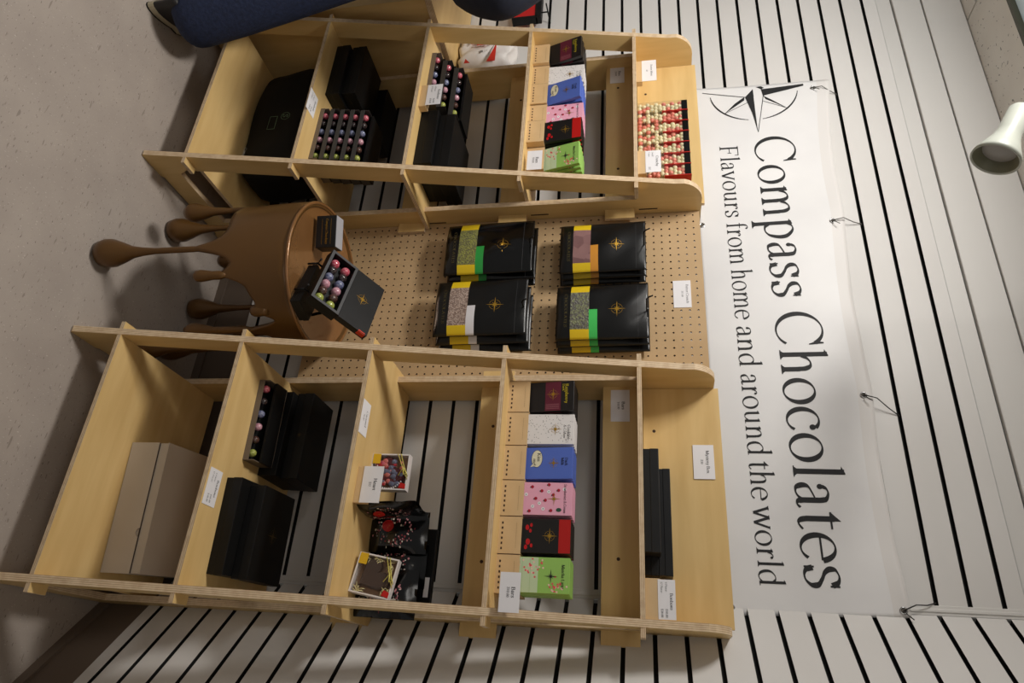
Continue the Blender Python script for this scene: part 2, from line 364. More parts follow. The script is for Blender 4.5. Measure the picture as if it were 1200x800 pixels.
def glyph_faces(ch, bold=1.):
    th, tn = TH*bold, TN*bold
    out = []
    for s in G[ch][1]:
        k = s[0]
        if k == 'v':
            x, y0, y1 = s[1:]; n = 6
            for i in range(n):
                a, b = y0+(y1-y0)*i/n, y0+(y1-y0)*(i+1)/n
                out.append([(x-th, a), (x+th, a), (x+th, b), (x-th, b)])
        elif k == 's':
            x, y, w = s[1:]; sg = 1 if y < .3 else -1
            out.append([(x-w, y), (x+w, y), (x+w, y+sg*tn*1.6), (x-w, y+sg*tn*1.6)])
            if w > .06:
                out.append([(x-w*.8, y+sg*tn*1.5), (x+w*.8, y+sg*tn*1.5), (x+th, y+sg*.05), (x-th, y+sg*.05)])
        elif k == 'w':
            x, y = s[1:]; out.append([(x-.085, y-.045), (x+th, y-.075), (x+th, y), (x+th*.4, y)])
        elif k == 'p': out.append(list(s[1]))
        elif k == 'd':
            x, y, r = s[1:]; r *= (.6+.4*bold); out.append([(x+r*math.cos(2*PI*i/12), y+r*math.sin(2*PI*i/12)) for i in range(12)])
        elif k == 't':
            x0, y0, x1, y1 = s[1:]; d = math.hypot(x1-x0, y1-y0); nx, ny = -(y1-y0)/d*tn*1.25, (x1-x0)/d*tn*1.25
            for i in range(3):
                a, b = i/3, (i+1)/3
                xa, ya, xb, yb = x0+(x1-x0)*a, y0+(y1-y0)*a, x0+(x1-x0)*b, y0+(y1-y0)*b
                out.append([(xa+nx, ya+ny), (xa-nx, ya-ny), (xb-nx, yb-ny), (xb+nx, yb+ny)])
        elif k == 'c':
            P = s[1]
            if len(P) == 2: P = [(P[0][0]+(P[1][0]-P[0][0])*i/5, P[0][1]+(P[1][1]-P[0][1])*i/5) for i in range(6)]
            L = []
            closed = math.hypot(P[0][0]-P[-1][0], P[0][1]-P[-1][1]) < 1e-6
            for i, (x, y) in enumerate(P):
                if closed: a, b = P[(i-1) % (len(P)-1)], P[(i+1) % (len(P)-1)]
                else: a, b = P[max(i-1, 0)], P[min(i+1, len(P)-1)]
                t = math.atan2(b[1]-a[1], b[0]-a[0]); w = tn+(th-tn)*math.sin(t-NIB)**2
                nx, ny = -math.sin(t)*w, math.cos(t)*w
                L.append(((x+nx, y+ny), (x-nx, y-ny)))
            for i in range(len(L)-1): out.append([L[i][0], L[i][1], L[i+1][1], L[i+1][0]])
    return out
def text_width(s, track=0.): return sum(G[c][0]+track for c in s)
def text(bm, s, fn, x, y, size, mi=0, align='l', track=0., bold=1., width=None, lift=0.):
    """fn(x, y, lift) -> 3D point on the carrying surface"""
    w = text_width(s, track)
    sx = size if width is None else width/w
    if align == 'c': x -= w*sx/2
    if align == 'r': x -= w*sx
    k = 0
    for c in s:
        for f in glyph_faces(c, bold):
            k += 1
            poly(bm, [fn(x+p[0]*sx, y+p[1]*size, lift+(k % 5)*.00003) for p in f], mi)
        x += (G[c][0]+track)*sx
def star(bm, fn, cx, cy, r, mi=0, lift=0., ring=True):
    """eight-point compass star with a broken ring"""
    k = 0
    for i in range(8):
        a = PI/2+i*PI/4; R = r if i % 2 == 0 else r*.46; h = r*(.125 if i % 2 == 0 else .085)
        tip = (cx+R*math.cos(a), cy+R*math.sin(a)); b = a+PI/8*1.2
        sd = (cx+h*1.3*math.cos(b), cy+h*1.3*math.sin(b)); b2 = a-PI/8*1.2
        sd2 = (cx+h*1.3*math.cos(b2), cy+h*1.3*math.sin(b2))
        for q in ([(cx, cy), sd, tip], [(cx, cy), tip, sd2]):
            k += 1; poly(bm, [fn(p[0], p[1], lift+(k % 4)*.00003) for p in q], mi)
    if ring:
        for q in range(4):
            for j in range(7):
                a0 = math.radians(q*90+12+j*66/7); a1 = math.radians(q*90+12+(j+1)*66/7); r0, r1 = r*.595, r*.625
                poly(bm, [fn(cx+ra*math.cos(aa), cy+ra*math.sin(aa), lift) for ra, aa in ((r0, a0), (r1, a0), (r1, a1), (r0, a1))], mi)
def disc(bm, fn, cx, cy, rx, ry, mi, lift=0., n=16):
    poly(bm, [fn(cx+rx*math.cos(2*PI*i/n), cy+ry*math.sin(2*PI*i/n), lift) for i in range(n)], mi)

# ------------------------------------------------------------------ the room
ZT, PITCH = 2.4102, .0762
def struct(name, bm, mats, **k):
    o = obj(name, bm, mats, **k); o['kind'] = 'structure'; return o
def slat_panel(bm, P, L0, L1):
    """P(s, depth, z): slatwall boards between s=L0 and s=L1, front face at depth 0"""
    def bx(z0, z1, d0, d1, mi):
        # painted front face, black routed sides
        c = [P(s, d, z) for s in (L0, L1) for d in (d0, d1) for z in (z0, z1)]
        vs = [bm.verts.new(p) for p in c]
        for q, idx in enumerate(((0, 1, 3, 2), (4, 6, 7, 5), (0, 4, 5, 1), (2, 3, 7, 6), (0, 2, 6, 4), (1, 5, 7, 3))):
            f = bm.faces.new([vs[i] for i in idx]); f.material_index = mi if q == 2 else 1
    g = .0056
    zs = [ZT-PITCH*i for i in range(30)]
    bx(ZT+g, 2.459, 0, .016, 0)
    for i in range(29): bx(zs[i+1]+g, zs[i]-g, 0, .016, 0)
    bx(.158, zs[29]-g, 0, .016, 0)
    bx(.16, 2.45, .0135, .022, 1)
XC, ANG = 1.0807, .7746
bm = bm_(); slat_panel(bm, lambda s, d, z: (s, d, z), -3.2, XC-.018)
struct('wall_back', bm, [SLAT, GROOVE])
dx, dy = math.cos(ANG), -math.sin(ANG)
nx, ny = math.sin(ANG), math.cos(ANG)
bm = bm_(); slat_panel(bm, lambda s, d, z: (XC+dx*s+nx*d, dy*s+ny*d, z), .006, 2.6)
struct('wall_right', bm, [SLAT, GROOVE])
# corner strip (a flat trim with a raised bead)
bm = bm_(); box(bm, XC-.02, XC+.004, -.003, .02, .10, 2.46, r=.001); box(bm, XC-.012, XC-.004, -.006, 0, .16, 2.46, r=.0015)
struct('trim_1', bm, WHITE_TRIM)
# upper boards above the slatwall
for i, (z0, z1, d) in enumerate(((2.461, 2.512, .004), (2.516, 2.612, -.004), (2.615, 2.742, -.010))):
    bm = bm_(); box(bm, -3.2, XC+.02, d, .05, z0, z1, r=.002)
    c = [(XC+dx*s+nx*e, dy*s+ny*e) for s, e in ((0, d), (2.6, d), (2.6, .05), (0, .05))]
    lo = [bm.verts.new((p[0], p[1], z0)) for p in c]; hi = [bm.verts.new((p[0], p[1], z1)) for p in c]
    bm.faces.new(lo); bm.faces.new(hi)
    for k in range(4): bm.faces.new([lo[k], lo[(k+1) % 4], hi[(k+1) % 4], hi[k]])
    struct('trim_%d' % (i+2), bm, WHITE_TRIM)
bm = bm_()
box(bm, -3.2, XC+.02, .045, .07, 0, 2.75); struct('wall_rear_core', bm, WHITE_TRIM)
bm = bm_(); box(bm, -3.2, XC+.01, .006, .045, 0, .157); box(bm, -3.2, XC+.01, -.002, .02, 0, .03)
struct('baseboard_back', bm, DARKBASE)
bm = bm_()
for d0, d1, z0, z1 in ((.006, .05, 0, .157), (-.004, .02, 0, .03)):
    c = [(XC+dx*s+nx*e, dy*s+ny*e) for s, e in ((0, d0), (2.6, d0), (2.6, d1), (0, d1))]
    lo = [bm.verts.new((p[0], p[1], z0)) for p in c]; hi = [bm.verts.new((p[0], p[1], z1)) for p in c]
    bm.faces.new(lo); bm.faces.new(hi)
    for k in range(4): bm.faces.new([lo[k], lo[(k+1) % 4], hi[(k+1) % 4], hi[k]])
struct('baseboard_right', bm, DARKBASE)
bm = bm_(); box(bm, -3.4, 3.6, -4.2, .1, -.05, 0); struct('floor', bm, FLOORM)
# ceiling with a recessed opening for the luminaire; tiles .6 m wide with thin dark joints
bm = bm_()
JO = .0035
LX0, LX1, LY0, LY1 = -1.78, -.58, -.83, -.232
def tile(x0, x1, y0, y1): box(bm, x0+JO, x1-JO, y0+JO, y1-JO, 2.745, 2.765)
box(bm, -3.4, -.985, LY1, -.004, 2.745, 2.765)
for x0, x1 in ((-.98, -.38), (-.38, .22), (.22, .82), (.82, 1.42)): tile(x0, x1, LY1, -.001)
for j in range(6):
    y1 = LY1-.6*j; y0 = y1-.6
    for i in range(11):
        x0 = -2.98+.6*i; x1 = x0+.6
        if j == 0 and x0 < LX1-.01 and x1 > LX0+.01: continue
        tile(x0, x1, y0, y1)
box(bm, -3.4, 3.6, -4.2, .1, 2.80, 2.82)
struct('ceiling', bm, CEILM)
t = thing('ceiling_luminaire', 'recessed fluorescent ceiling luminaire with dark edge frame at the ceiling beside the wall', 'ceiling light', ((LX0+LX1)/2, (LY0+LY1)/2, 2.745))
hw, hd = (LX1-LX0)/2, (LY1-LY0)/2
bm = bm_(); slab(bm, [(-hw, -hd), (hw, -hd), (hw, hd), (-hw, hd)], [[(-hw+.014, -hd+.014), (hw-.014, -hd+.014), (hw-.014, hd-.014), (-hw+.014, hd-.014)]], 'z', -.004, .03, 0, 0)
obj('frame', bm, mat('luminaire_frame_dark', rgb(72, 72, 56), .5), t)
bm = bm_(); box(bm, -hw+.014, hw-.014, -hd+.014, hd-.014, .012, .02)
obj('diffuser', bm, mat('frosted_diffuser', rgb(190, 200, 202), .4, emit=(rgb(205, 225, 230), .16)), t)

# ------------------------------------------------------------------ the two plywood display shelves
SH = [.143, .480, .831, 1.192, 1.551]
SP = .018
TP = .012                                          # board thickness
def front(z): return -.5325+.1793*z
def shelf_unit(x0, label):
    w = .672
    t = thing('display_shelf', label, 'shelf', (x0, 0, 0))
    fm, hl = .068, .10
    ap = 1.545
    yb = -.022
    outer = [(-.528, .0), (-.5325, .006), (-.5325+.1793*.02, .02)]
    z1 = 1.66
    outer += [(front(z1), z1)]
    # rounded top front corner
    for k in range(1, 9):
        a = math.radians(180-11.25*k-6)
        outer.append((-.150+.085*math.cos(a)*1.02, 1.668+.082*math.sin(a)))
    outer += [(-.13, 1.750), (yb, 1.750), (yb, .0), (-.10, .0), (-.11, .008), (-.42, .008), (-.43, .0)]
    hole = [(front(.075)+fm+.02, .075), (front(.10)+fm, .105), (front(ap)+fm, ap), (-.168, ap), (-.168, .075)]
    for xs in (0, w-SP):
        bm = bm_(); slab(bm, outer, [hole], 'x', xs, xs+SP)
        # long dark drop-in slots above the back-rail tongues
        sx = xs+SP+.0004 if xs > 0 else xs-.0004
        for z, ys in ((.831, -.100), (1.192, -.116), (1.551, -.116)):
            poly(bm, [(sx, ys-.003, z), (sx, ys+.003, z), (sx, ys+.003, z+.060), (sx, ys-.003, z+.060)], 2)
        obj('side_panel', bm, [PLY_Z, EDGE_X, BURN], t)
    for i, z in enumerate(SH):
        f = front(z); tb = .022; fd = .055; bk = -.038 if i < 2 else -.055
        if i == 2: o = [(-tb, f), (w+tb, f), (w+tb, -.0945), (w-SP-.0005, -.0945), (w-SP-.0005, -.055), (SP+.0005, -.055), (SP+.0005, -.0945), (-tb, -.0945)]
        else: o = [(-tb, f), (w+tb, f), (w+tb, f+fd), (w-.0005-SP, f+fd), (w-.0005-SP, bk), (SP+.0005, bk), (SP+.0005, f+fd), (-tb, f+fd)]
        bm = bm_(); slab(bm, o, [], 'z', z-TP, z)
        obj('shelf_board', bm, [PLY_X, EDGE_Z], t)
    for i, z in enumerate(SH[:4]+[1.551]):
        h = .098; ry = (-.045, -.045, -.100, -.116, -.116)[i]
        bm = bm_()
        slab(bm, [(-.036, z-TP-h), (w+.036, z-TP-h), (w+.036, z-TP-.002), (-.036, z-TP-.002)], [], 'y', ry-.006, ry+.006)
        # screw holes
        for sxx in (.12, .50):
            if i >= 3:
                disc(bm, lambda x, y, l: (x, ry-.0063, y), sxx+.02*(i == 3), z-TP-.055, .0046, .0046, 2)
        obj('back_rail', bm, [PLY_X, EDGE_Y, BURN], t)
    bm = bm_()
    slab(bm, [(SP+.001, 1.5525), (w-SP-.001, 1.5525), (w-SP-.001, 1.762), (SP+.001, 1.762)], [], 'y', -.106, -.094)
    disc(bm, lambda x, y, l: (x, -.1063, y), .147, 1.582, .0046, .0046, 2)
    obj('top_back_panel', bm, [PLY_X, EDGE_Y, BURN], t)
    return t
LU, RU = -.790, .500
shelf_unit(LU, 'plywood display shelf left of the pegboard, holding black boxes and malt balls')
shelf_unit(RU, 'plywood display shelf right of the pegboard, holding a grey carton and chocolate bars')

# ------------------------------------------------------------------ pegboard
def pegboard():
    x0, x1, z0, z1 = -.1165, .4985, .458, 1.744
    p = .0254; nxh = int((x1-x0)/p); nzh = int((z1-z0)/p)
    bm = bm_(); yf, yb = -.0928, -.0868; r = .0031
    ox = x0+((x1-x0)-nxh*p)/2; oz = z0+((z1-z0)-nzh*p)/2
    def q(a, b, c, d, mi=0):
        f = bm.faces.new([a, b, c, d]); f.material_index = mi
    for i in range(nxh):
        for j in range(nzh):
            cx, cz = ox+(i+.5)*p, oz+(j+.5)*p; h = p/2
            S8 = [(1, 0), (1, 1), (0, 1), (-1, 1), (-1, 0), (-1, -1), (0, -1), (1, -1)]
            A = [bm.verts.new((cx+sx*h, yf, cz+sz*h)) for sx, sz in S8]
            Bv = [bm.verts.new((cx+r*math.cos(k*PI/4), yf, cz+r*math.sin(k*PI/4))) for k in range(8)]
            Cv = [bm.verts.new((v.co.x, yb, v.co.z)) for v in Bv]
            for k in range(8):
                q(A[k], A[(k+1) % 8], Bv[(k+1) % 8], Bv[k]); q(Bv[k], Bv[(k+1) % 8], Cv[(k+1) % 8], Cv[k], 1)
    # margins, edges
    X0, X1, Z0, Z1 = ox, ox+nxh*p, oz, oz+nzh*p
    for a in ((x0, X0, z0, z1), (X1, x1, z0, z1), (X0, X1, z0, Z0), (X0, X1, Z1, z1)):
        box(bm, a[0], a[1], yf, yb, a[2], a[3], 0)
    o = obj('pegboard_panel', bm, [mat('pegboard_hardboard', rgb(196, 166, 126), .6, noise=(8, rgb(186, 156, 116), 4, (1, 1, 1), .3, .7), spec=.3), mat('pegboard_hole_side', rgb(70, 52, 36), .8)], recalc=False)
    tag(o, 'tall perforated brown pegboard panel hung between the two plywood display shelves', 'pegboard')
pegboard()

# ------------------------------------------------------------------ dripping-chocolate side table
def drip_table():
    cx, cy, R, H = .234, -.321, .225, .61
    t = thing('drip_side_table', 'round bronze brown side table whose rim drips down in blob-footed legs', 'side table', (cx, cy, 0))
    bm = bm_()
    lathe(bm, [(0, H-.012), (R-.012, H-.012), (R-.005, H-.009), (R-.002, H-.012)], n=96)
    obj('table_top', bm, CHOCTOP, t)
    # drips: angle(deg), z of neck end, kind
    dr = [(-82, .0, 1, .042), (-150, .145, 0, .030), (-183, .0, 1, .040), (-218, .12, 0, .028), (-262, .0, 1, .037),
          (-290, .20, 0, .026), (-318, .0, 1, .036), (-350, .0, 1, .036), (-16, .235, 0, .024), (-33, .472, 2, .0), (-61, .315, 2, .0)]
    TB = [(-200, .40), (-183, .39), (-120, .385), (-95, .40), (-70, .432), (-50, .478), (-26, .545), (0, .50), (40, .42), (160, .40)]
    def base_z(d):
        d = (d+200) % 360-200
        for (a, u), (b, v) in zip(TB, TB[1:]):
            if a <= d <= b:
                t_ = (d-a)/(b-a); t_ = t_*t_*(3-2*t_); return u+(v-u)*t_
        return .40
    arches = {}
    N = 420
    def bottom(a):
        base = base_z(math.degrees(a))
        z = base
        for d, zl, k, rb in dr:
            dd = abs((math.degrees(a)-d+180) % 360-180)
            wd = dd*PI/180*R
            lo = base-.13 if k == 1 else base-.10
            if k == 2: lo = base-.06
            g = math.exp(-(wd/.021)**1.25) if k == 1 else math.exp(-(wd/.019)**1.4)
            z = min(z, base-(base-lo)*g)
        return z
    bm = bm_(); M = 14
    ro, ri = [], []
    for k in range(N):
        a = 2*PI*k/N; b = bottom(a); co = []; ci = []
        for j in range(M+1):
            u = j/M; z = (H-.008)*(1-u)+b*u
            rr = R+.002*math.sin(a*4+z*20)
            if j == 0: rr = R-.004
            if j == M: rr = R-.003
            co.append(bm.verts.new((rr*math.cos(a), rr*math.sin(a), z)))
            ci.append(bm.verts.new(((R-.014)*math.cos(a), (R-.014)*math.sin(a), z+.004 if j == M else z)))
        ro.append(co); ri.append(ci)
    for k in range(N):
        k2 = (k+1) % N
        for j in range(M):
            bm.faces.new([ro[k][j], ro[k2][j], ro[k2][j+1], ro[k][j+1]])
            bm.faces.new([ri[k][j], ri[k][j+1], ri[k2][j+1], ri[k2][j]])
        bm.faces.new([ro[k][M], ro[k2][M], ri[k2][M], ri[k][M]])
        bm.faces.new([ro[k][0], ri[k][0], ri[k2][0], ro[k2][0]])
    obj('drip_body', bm, CHOC, t, smooth=True)
    # thin rim bead
    bm = bm_(); pts = [(R*math.cos(2*PI*k/96)*.992, R*math.sin(2*PI*k/96)*.992, H-.008) for k in range(97)]
    tube(bm, pts, .005, 8, cap=False); obj('rim', bm, CHOCTOP, t, smooth=True)
    for d, zl, k, rb in dr:
        bz = base_z(d)
        a = math.radians(d); px, py = (R-.007)*math.cos(a), (R-.007)*math.sin(a)
        bm = bm_()
        if k == 1:      # long leg ending in a blob on the floor
            prof = [(0, .0), (rb*.55, .0), (rb*.88, .009), (rb, .03), (rb*.97, .05), (rb*.72, .080), (rb*.42, .112), (.0125, .145), (.0090, .185), (.0088, bz-.14), (.0086, bz-.11), (.0060, bz-.06), (.0, bz-.055)]
        elif k == 2:    # small blunt drop
            prof = [(0, zl), (.010, zl+.002), (.0160, zl+.011), (.0172, zl+.024), (.0150, zl+.042), (.0125, zl+.058), (.0125, bz-.055), (.0066, bz-.035), (0, bz-.033)]
        else:
            prof = [(0, zl), (rb*.6, zl+.003), (rb*.95, zl+.02), (rb, zl+.036), (rb*.75, zl+.064), (rb*.45, zl+.095), (.0110, zl+.125), (.0090, bz-.10), (.0064, bz-.05), (0, bz-.047)]
        lathe(bm, prof, (px, py, 0), 24)
        obj('leg' if k == 1 else 'drip', bm, CHOC, t, smooth=True)
    return cx, cy, H
drip_table()

# ------------------------------------------------------------------ label cards and small wooden holders
def card(label, cx, y, z0, w=.092, h=.052, lines=(), yaw=0., pitch=0., flat=False, holder=None, name='price_card'):
    """lines: list of (text, x frac, y frac, size, align, bold)"""
    t = thing(name, label, 'price card', (cx, y, z0), (pitch, 0, yaw))
    bm = bm_()
    if flat:
        box(bm, -w/2, w/2, 0, h, .0002, .0012)
        fn = lambda x, q, l: (x, q, .00135+l)
    else:
        box(bm, -w/2, w/2, 0, .001, 0, h)
        fn = lambda x, q, l: (x, -.0002-l, q)
    obj('card', bm, CARDW, t)
    if lines:
        bm = bm_()
        for s, fx, fy, size, al, bo in lines: text(bm, s, fn, -w/2+w*fx, h*fy, size, 0, al, bold=bo)
        obj('lettering', bm, INKGREY, t, recalc=False)
    if holder:
        hw_, hh, hdp = holder
        bm = bm_()
        box(bm, -hw_/2, hw_/2, .0015, .0015+hdp, -.0-.0, hh, r=.0008)
        obj('holder_block', bm, HOLDER, t)
    return t
BON = [('Bonbons', .5, .72, .0125, 'c', 1.6), ('4 Piece', .08, .48, .0085, 'l', 1.3), ('$18.00', .92, .48, .0085, 'r', 1.5), ('12 Piece', .08, .26, .0085, 'l', 1.3), ('$38.00', .92, .26, .0085, 'r', 1.5)]
def two(a, b): return [(a, .5, .58, .0135, 'c', 1.8), (b, .5, .36, .009, 'c', 1.4)]

# labels: left shelf
card('white bonbon price label lying beside the five stacked boxes on the left unit', -.392, -.4575, SH[1], .088, .055, BON, flat=True)
card('white bonbon price card in a wooden block, left unit middle shelf', -.452, -.366, SH[2]+.024, .092, .052, BON)
card('white Bars price card on the green bar holder of the left unit', -.190, -.3035, SH[3]+.012, .078, .048, two('Bars', '$10.00'))
card('white price card in a wooden block in front of the malt ball packs', -.204, -.246, SH[4]+.024, .088, .048, [('Crunchy', .5, .68, .012, 'c', 1.5), ('Small', .08, .42, .008, 'l', 1.2), ('Large', .08, .2, .008, 'l', 1.2), ('$12', .9, .2, .009, 'r', 1.4)])
card('white price card leaning at the far left of the left unit top shelf', -.655, -.203, SH[4]+.019, .10, .05, [('Butter Mints', .5, .6, .011, 'c', 1.2), ('$8', .5, .3, .009, 'c', 1.2)])
card('white Bars card stuck on the plywood rail behind the left unit bars', -.742, -.1235, 1.455, .095, .052, two('Bars', '$10.00'))
# right shelf
card('white bonbon price label lying on the second lowest shelf of the right unit', .914, -.440, SH[1], .092, .054, BON, flat=True)
card('white bonbon price label lying at the left of the middle shelf of the right unit', .706, -.383, SH[2], .092, .052, [('Caramel', .5, .6, .013, 'c', 1.5), ('$8.00', .5, .3, .0085, 'c', 1.4)], flat=True)
card('white Heart price card in a wooden block on the middle shelf of the right unit', .8785, -.3425, SH[2]+.017, .094, .053, two('Heart', '$12'))
card('white Bars price card at the right end of the right unit bar holders', 1.120, -.332, SH[3]+.030, .088, .048, two('Bars', '$10.00'))
card('white bonbon price card in a wooden block on the right unit top shelf', 1.108, -.243, SH[4]+.029, .088, .040, [('Bonbons', .55, .68, .0105, 'c', 1.5), ('4 Piece', .06, .42, .0075, 'l', 1.2), ('$18.00', .95, .42, .0075, 'r', 1.4), ('12 Piece', .06, .16, .0075, 'l', 1.2), ('$38.00', .95, .16, .0075, 'r', 1.4)])
card('white Mystery Box card stuck on the top back panel of the right unit', .7345, -.1085, 1.684, .095, .055, [('Mystery Box', .5, .62, .0125, 'c', 1.6), ('$30', .5, .36, .009, 'c', 1.3)])
card('white Bars card stuck on the plywood rail behind the right unit bars', .577, -.1235, 1.463, .096, .053, two('Bars', '$10.00'))
card('white Butter Crunch card on the upper right of the pegboard', .197, -.0942, 1.651, .096, .053, [('Butter Crunch', .5, .72, .0115, 'c', 1.2), ('$15.00', .5, .46, .0085, 'c', 1.2)])
# holder blocks under the cards
def hblock(label, cx, y, z, w, d, h, yaw=0):
    bm = bm_()
    box(bm, -w/2, w/2, .003, d, 0, h, r=.0006)
    o = obj('card_holder', bm, HOLDER); o.location = (cx, y, z); o.rotation_euler = (0, 0, yaw)
    tag(o, label, 'card holder')
hblock('small wooden card holder under the bonbon card on the left unit middle shelf', -.452, -.368, SH[2], .096, .03, .026)
hblock('small wooden card holder beside the malt ball bags on the left unit top shelf', -.204, -.248, SH[4], .094, .03, .026)
hblock('small wooden card holder at the far left of the left unit top shelf', -.655, -.205, SH[4], .10, .025, .02)
hblock('small wooden card holder under the Heart card', .8785, -.344, SH[2], .094, .020, .036)
hblock('small wooden card holder under the bonbon card on the right unit top shelf', 1.108, -.245, SH[4], .092, .03, .034)

# ------------------------------------------------------------------ chocolate bars and their laser-cut holders
def cmat(n, *c, rough=.4): return mat(n, rgb(*c), rough)
BARM = {
 'burgundy': [cmat('bar_black', 26, 22, 22), cmat('bar_burgundy', 96, 28, 48), GOLD, cmat('bar_yellow_script', 200, 180, 40), cmat('bar_mauve', 150, 90, 100)],
 'white': [cmat('bar_white', 226, 222, 220), INK, GOLD, INKGREY, INKGREY],
 'blue': [cmat('bar_blue', 84, 110, 196), CARDW, GOLD, INK, cmat('bar_cream', 226, 222, 196)],
 'pink': [cmat('bar_pink', 232, 168, 190), cmat('bar_berry', 170, 20, 50), GOLD, INK, CARDW, cmat('bar_leaf', 40, 78, 60)],
 'red': [cmat('bar_black2', 24, 21, 20), cmat('bar_red', 176, 22, 18), GOLD, cmat('bar_red_flower', 190, 20, 26), GOLD],
 'green': [cmat('bar_green', 150, 196, 98), cmat('bar_pale_green', 194, 214, 176), INK, cmat('bar_blossom', 226, 92, 96), cmat('bar_blossom_pale', 240, 200, 186)],
}
BW, BH, BT = .084, .178, .013
def bar_mesh(kind, fronted=True):
    bm = bm_(); w, h, d = BW, BH, BT
    box(bm, -w/2, w/2, 0, d, 0, h, 0, r=.0008, seg=1)
    if fronted:
        f = lambda x, y, l: (x, -.0003-l, y)
        R = lambda x0, x1, y0, y1, mi, l=0: poly(bm, [f(x0, y0, l), f(x1, y0, l), f(x1, y1, l), f(x0, y1, l)], mi)
        e = w/2-.001; rnd = random.Random(3)
        if kind == 'burgundy':
            R(-e, e, .098, .142, 1); star(bm, f, -.006, .12, .019, 2, .0002)
            for k in range(4): R(.022+k*.004, .0235+k*.004, .1, .138, 4, .0002)
            for k in range(2): R(-e+.005, e-.04, .038+k*.006, .040+k*.006, 3, .0002)
            text(bm, 'Raspberry', f, -.034, .154, .0135, 3, bold=1.5, lift=.0002)
            text(bm, 'Dark', f, -.034, .146, .010, 3, bold=1.4, lift=.0002)
        if kind == 'white':
            for k in range(150):
                x, y, a = rnd.uniform(-e+.002, e-.002), rnd.uniform(.002, h-.004), rnd.uniform(0, PI); c, s = math.cos(a)*.0014, math.sin(a)*.0014
                poly(bm, [f(x-c-s*.3, y-s+c*.3, .0001), f(x-c+s*.3, y-s-c*.3, .0001), f(x+c+s*.3, y+s-c*.3, .0001), f(x+c-s*.3, y+s+c*.3, .0001)], 1)
            star(bm, f, .0, .128, .018, 2, .0002)
            text(bm, 'Cookies', f, -.012, .160, .012, 3, bold=1.4, lift=.0002); text(bm, '& Cream', f, -.012, .150, .010, 3, bold=1.3, lift=.0002)
        if kind == 'blue':
            disc(bm, f, -.012, .083, .0235, .0150, 3, .0001, 24); disc(bm, f, -.012, .083, .0225, .0140, 4, .0002, 24)
            poly(bm, [f(.002, .072, .0002), f(.010, .066, .0002), (f(.008, .078, .0002))], 4)
            text(bm, 'Kiss', f, -.027, .084, .0135, 3, bold=1.7, lift=.0003); text(bm, 'me!', f, -.012, .073, .0125, 3, bold=1.7, lift=.0003)
            star(bm, f, .0, .128, .017, 2, .0002)
            text(bm, 'Dark', f, -.014, .158, .011, 3, bold=1.5, lift=.0002); text(bm, 'Milk', f, -.014, .148, .011, 3, bold=1.5, lift=.0002)
        if kind == 'pink':
            for x, y in ((-.03, .075), (-.02, .1), (.0, .085), (.004, .11), (-.036, .118), (.03, .125), (-.022, .143), (-.01, .13), (.032, .07), (-.034, .04), (.01, .045)):
                disc(bm, f, x, y, .0042, .0042, 1, .0001, 10); disc(bm, f, x+.001, y-.004, .0022, .0016, 5, .0002, 8)
            for x, y in ((-.018, .118), (.026, .105), (.02, .078), (-.025, .158), (.012, .095), (-.01, .06)):
                disc(bm, f, x, y, .0045, .0045, 4, .0001, 12); disc(bm, f, x, y, .0014, .0014, 5, .0002, 8)
            disc(bm, f, .028, .145, .005, .007, 5, .0002, 12)
            star(bm, f, .0, .132, .018, 2, .0003, ring=False)
            text(bm, 'Strawberries & Cream', f, -.038, .157, .010, 3, bold=1.5, lift=.0002, width=.074)
        if kind == 'red':
            R(-e, e, .148, h-.001, 1); star(bm, f, .0, .125, .020, 2, .0002)
            for x, y, r_ in ((-.02, .068, .007), (-.012, .076, .005), (-.026, .078, .005), (.015, .071, .008), (.024, .080, .005), (.028, .066, .006)): disc(bm, f, x, y, r_, r_*.7, 3, .0001, 9)
        if kind == 'green':
            for k in range(5): R(-e, e, .001+.02*k, .0205+.02*k, 1, .00005)
            for k in range(60):
                if k < 34: x, y = rnd.gauss(-.018, .012), rnd.gauss(.09, .018)
                else: x, y = rnd.gauss(.028, .007), rnd.gauss(.145, .016)
                if abs(x) > e-.003 or y > h-.004: continue
                disc(bm, f, x, y, .0026, .0026, 3 if k % 2 else 4, .0001+.00003*(k % 4), 6)
            star(bm, f, .002, .132, .018, 2, .0003, ring=False)
            text(bm, 'Matcha Latte', f, -.026, .158, .0115, 2, bold=1.6, lift=.0002, width=.056)
    me_o = obj('chocolate_bar', bm, BARM[kind])
    return me_o
def bar_holder(label, x, y, z, flip=False, name='bar_holder'):
    """shallow plywood tray box with finger joints along the foot and a thin engraved line"""
    bm = bm_(); w, h, d = .0925, .058, .105
    box(bm, .0005, w-.0005, 0, .003, 0, h, 0); box(bm, .0005, .0035, .003, d, 0, h, 0); box(bm, w-.0035, w-.0005, .003, d, 0, h, 0)
    box(bm, .0005, w-.0005, d-.003, d, 0, h, 0); box(bm, .0035, w-.0035, .003, d-.003, 0, .003, 0)
    for k in range(6):
        xx = .014+k*.0125; poly(bm, [(xx, -.0003, .0070), (xx+.0058, -.0003, .0070), (xx+.0058, -.0003, .0112), (xx, -.0003, .0112)], 1)
    for k in range(14):
        xx = .016+k*.0045; poly(bm, [(xx, -.0003, .0445), (xx+.0034, -.0003, .0445), (xx+.0034, -.0003, .0452), (xx, -.0003, .0452)], 2)
    poly(bm, [(0, .0, 0), (.0009, -.0003, 0), (.0009, -.0003, h), (0, 0, h)], 1)
    o = obj(name, bm, [HOLDER, BURN, mat('engraved_line', rgb(150, 118, 84), .7)]); o.location = (x, y, z)
    tag(o, label, 'bar holder')
    return o
ORDER = ['burgundy', 'white', 'blue', 'pink', 'red', 'green']
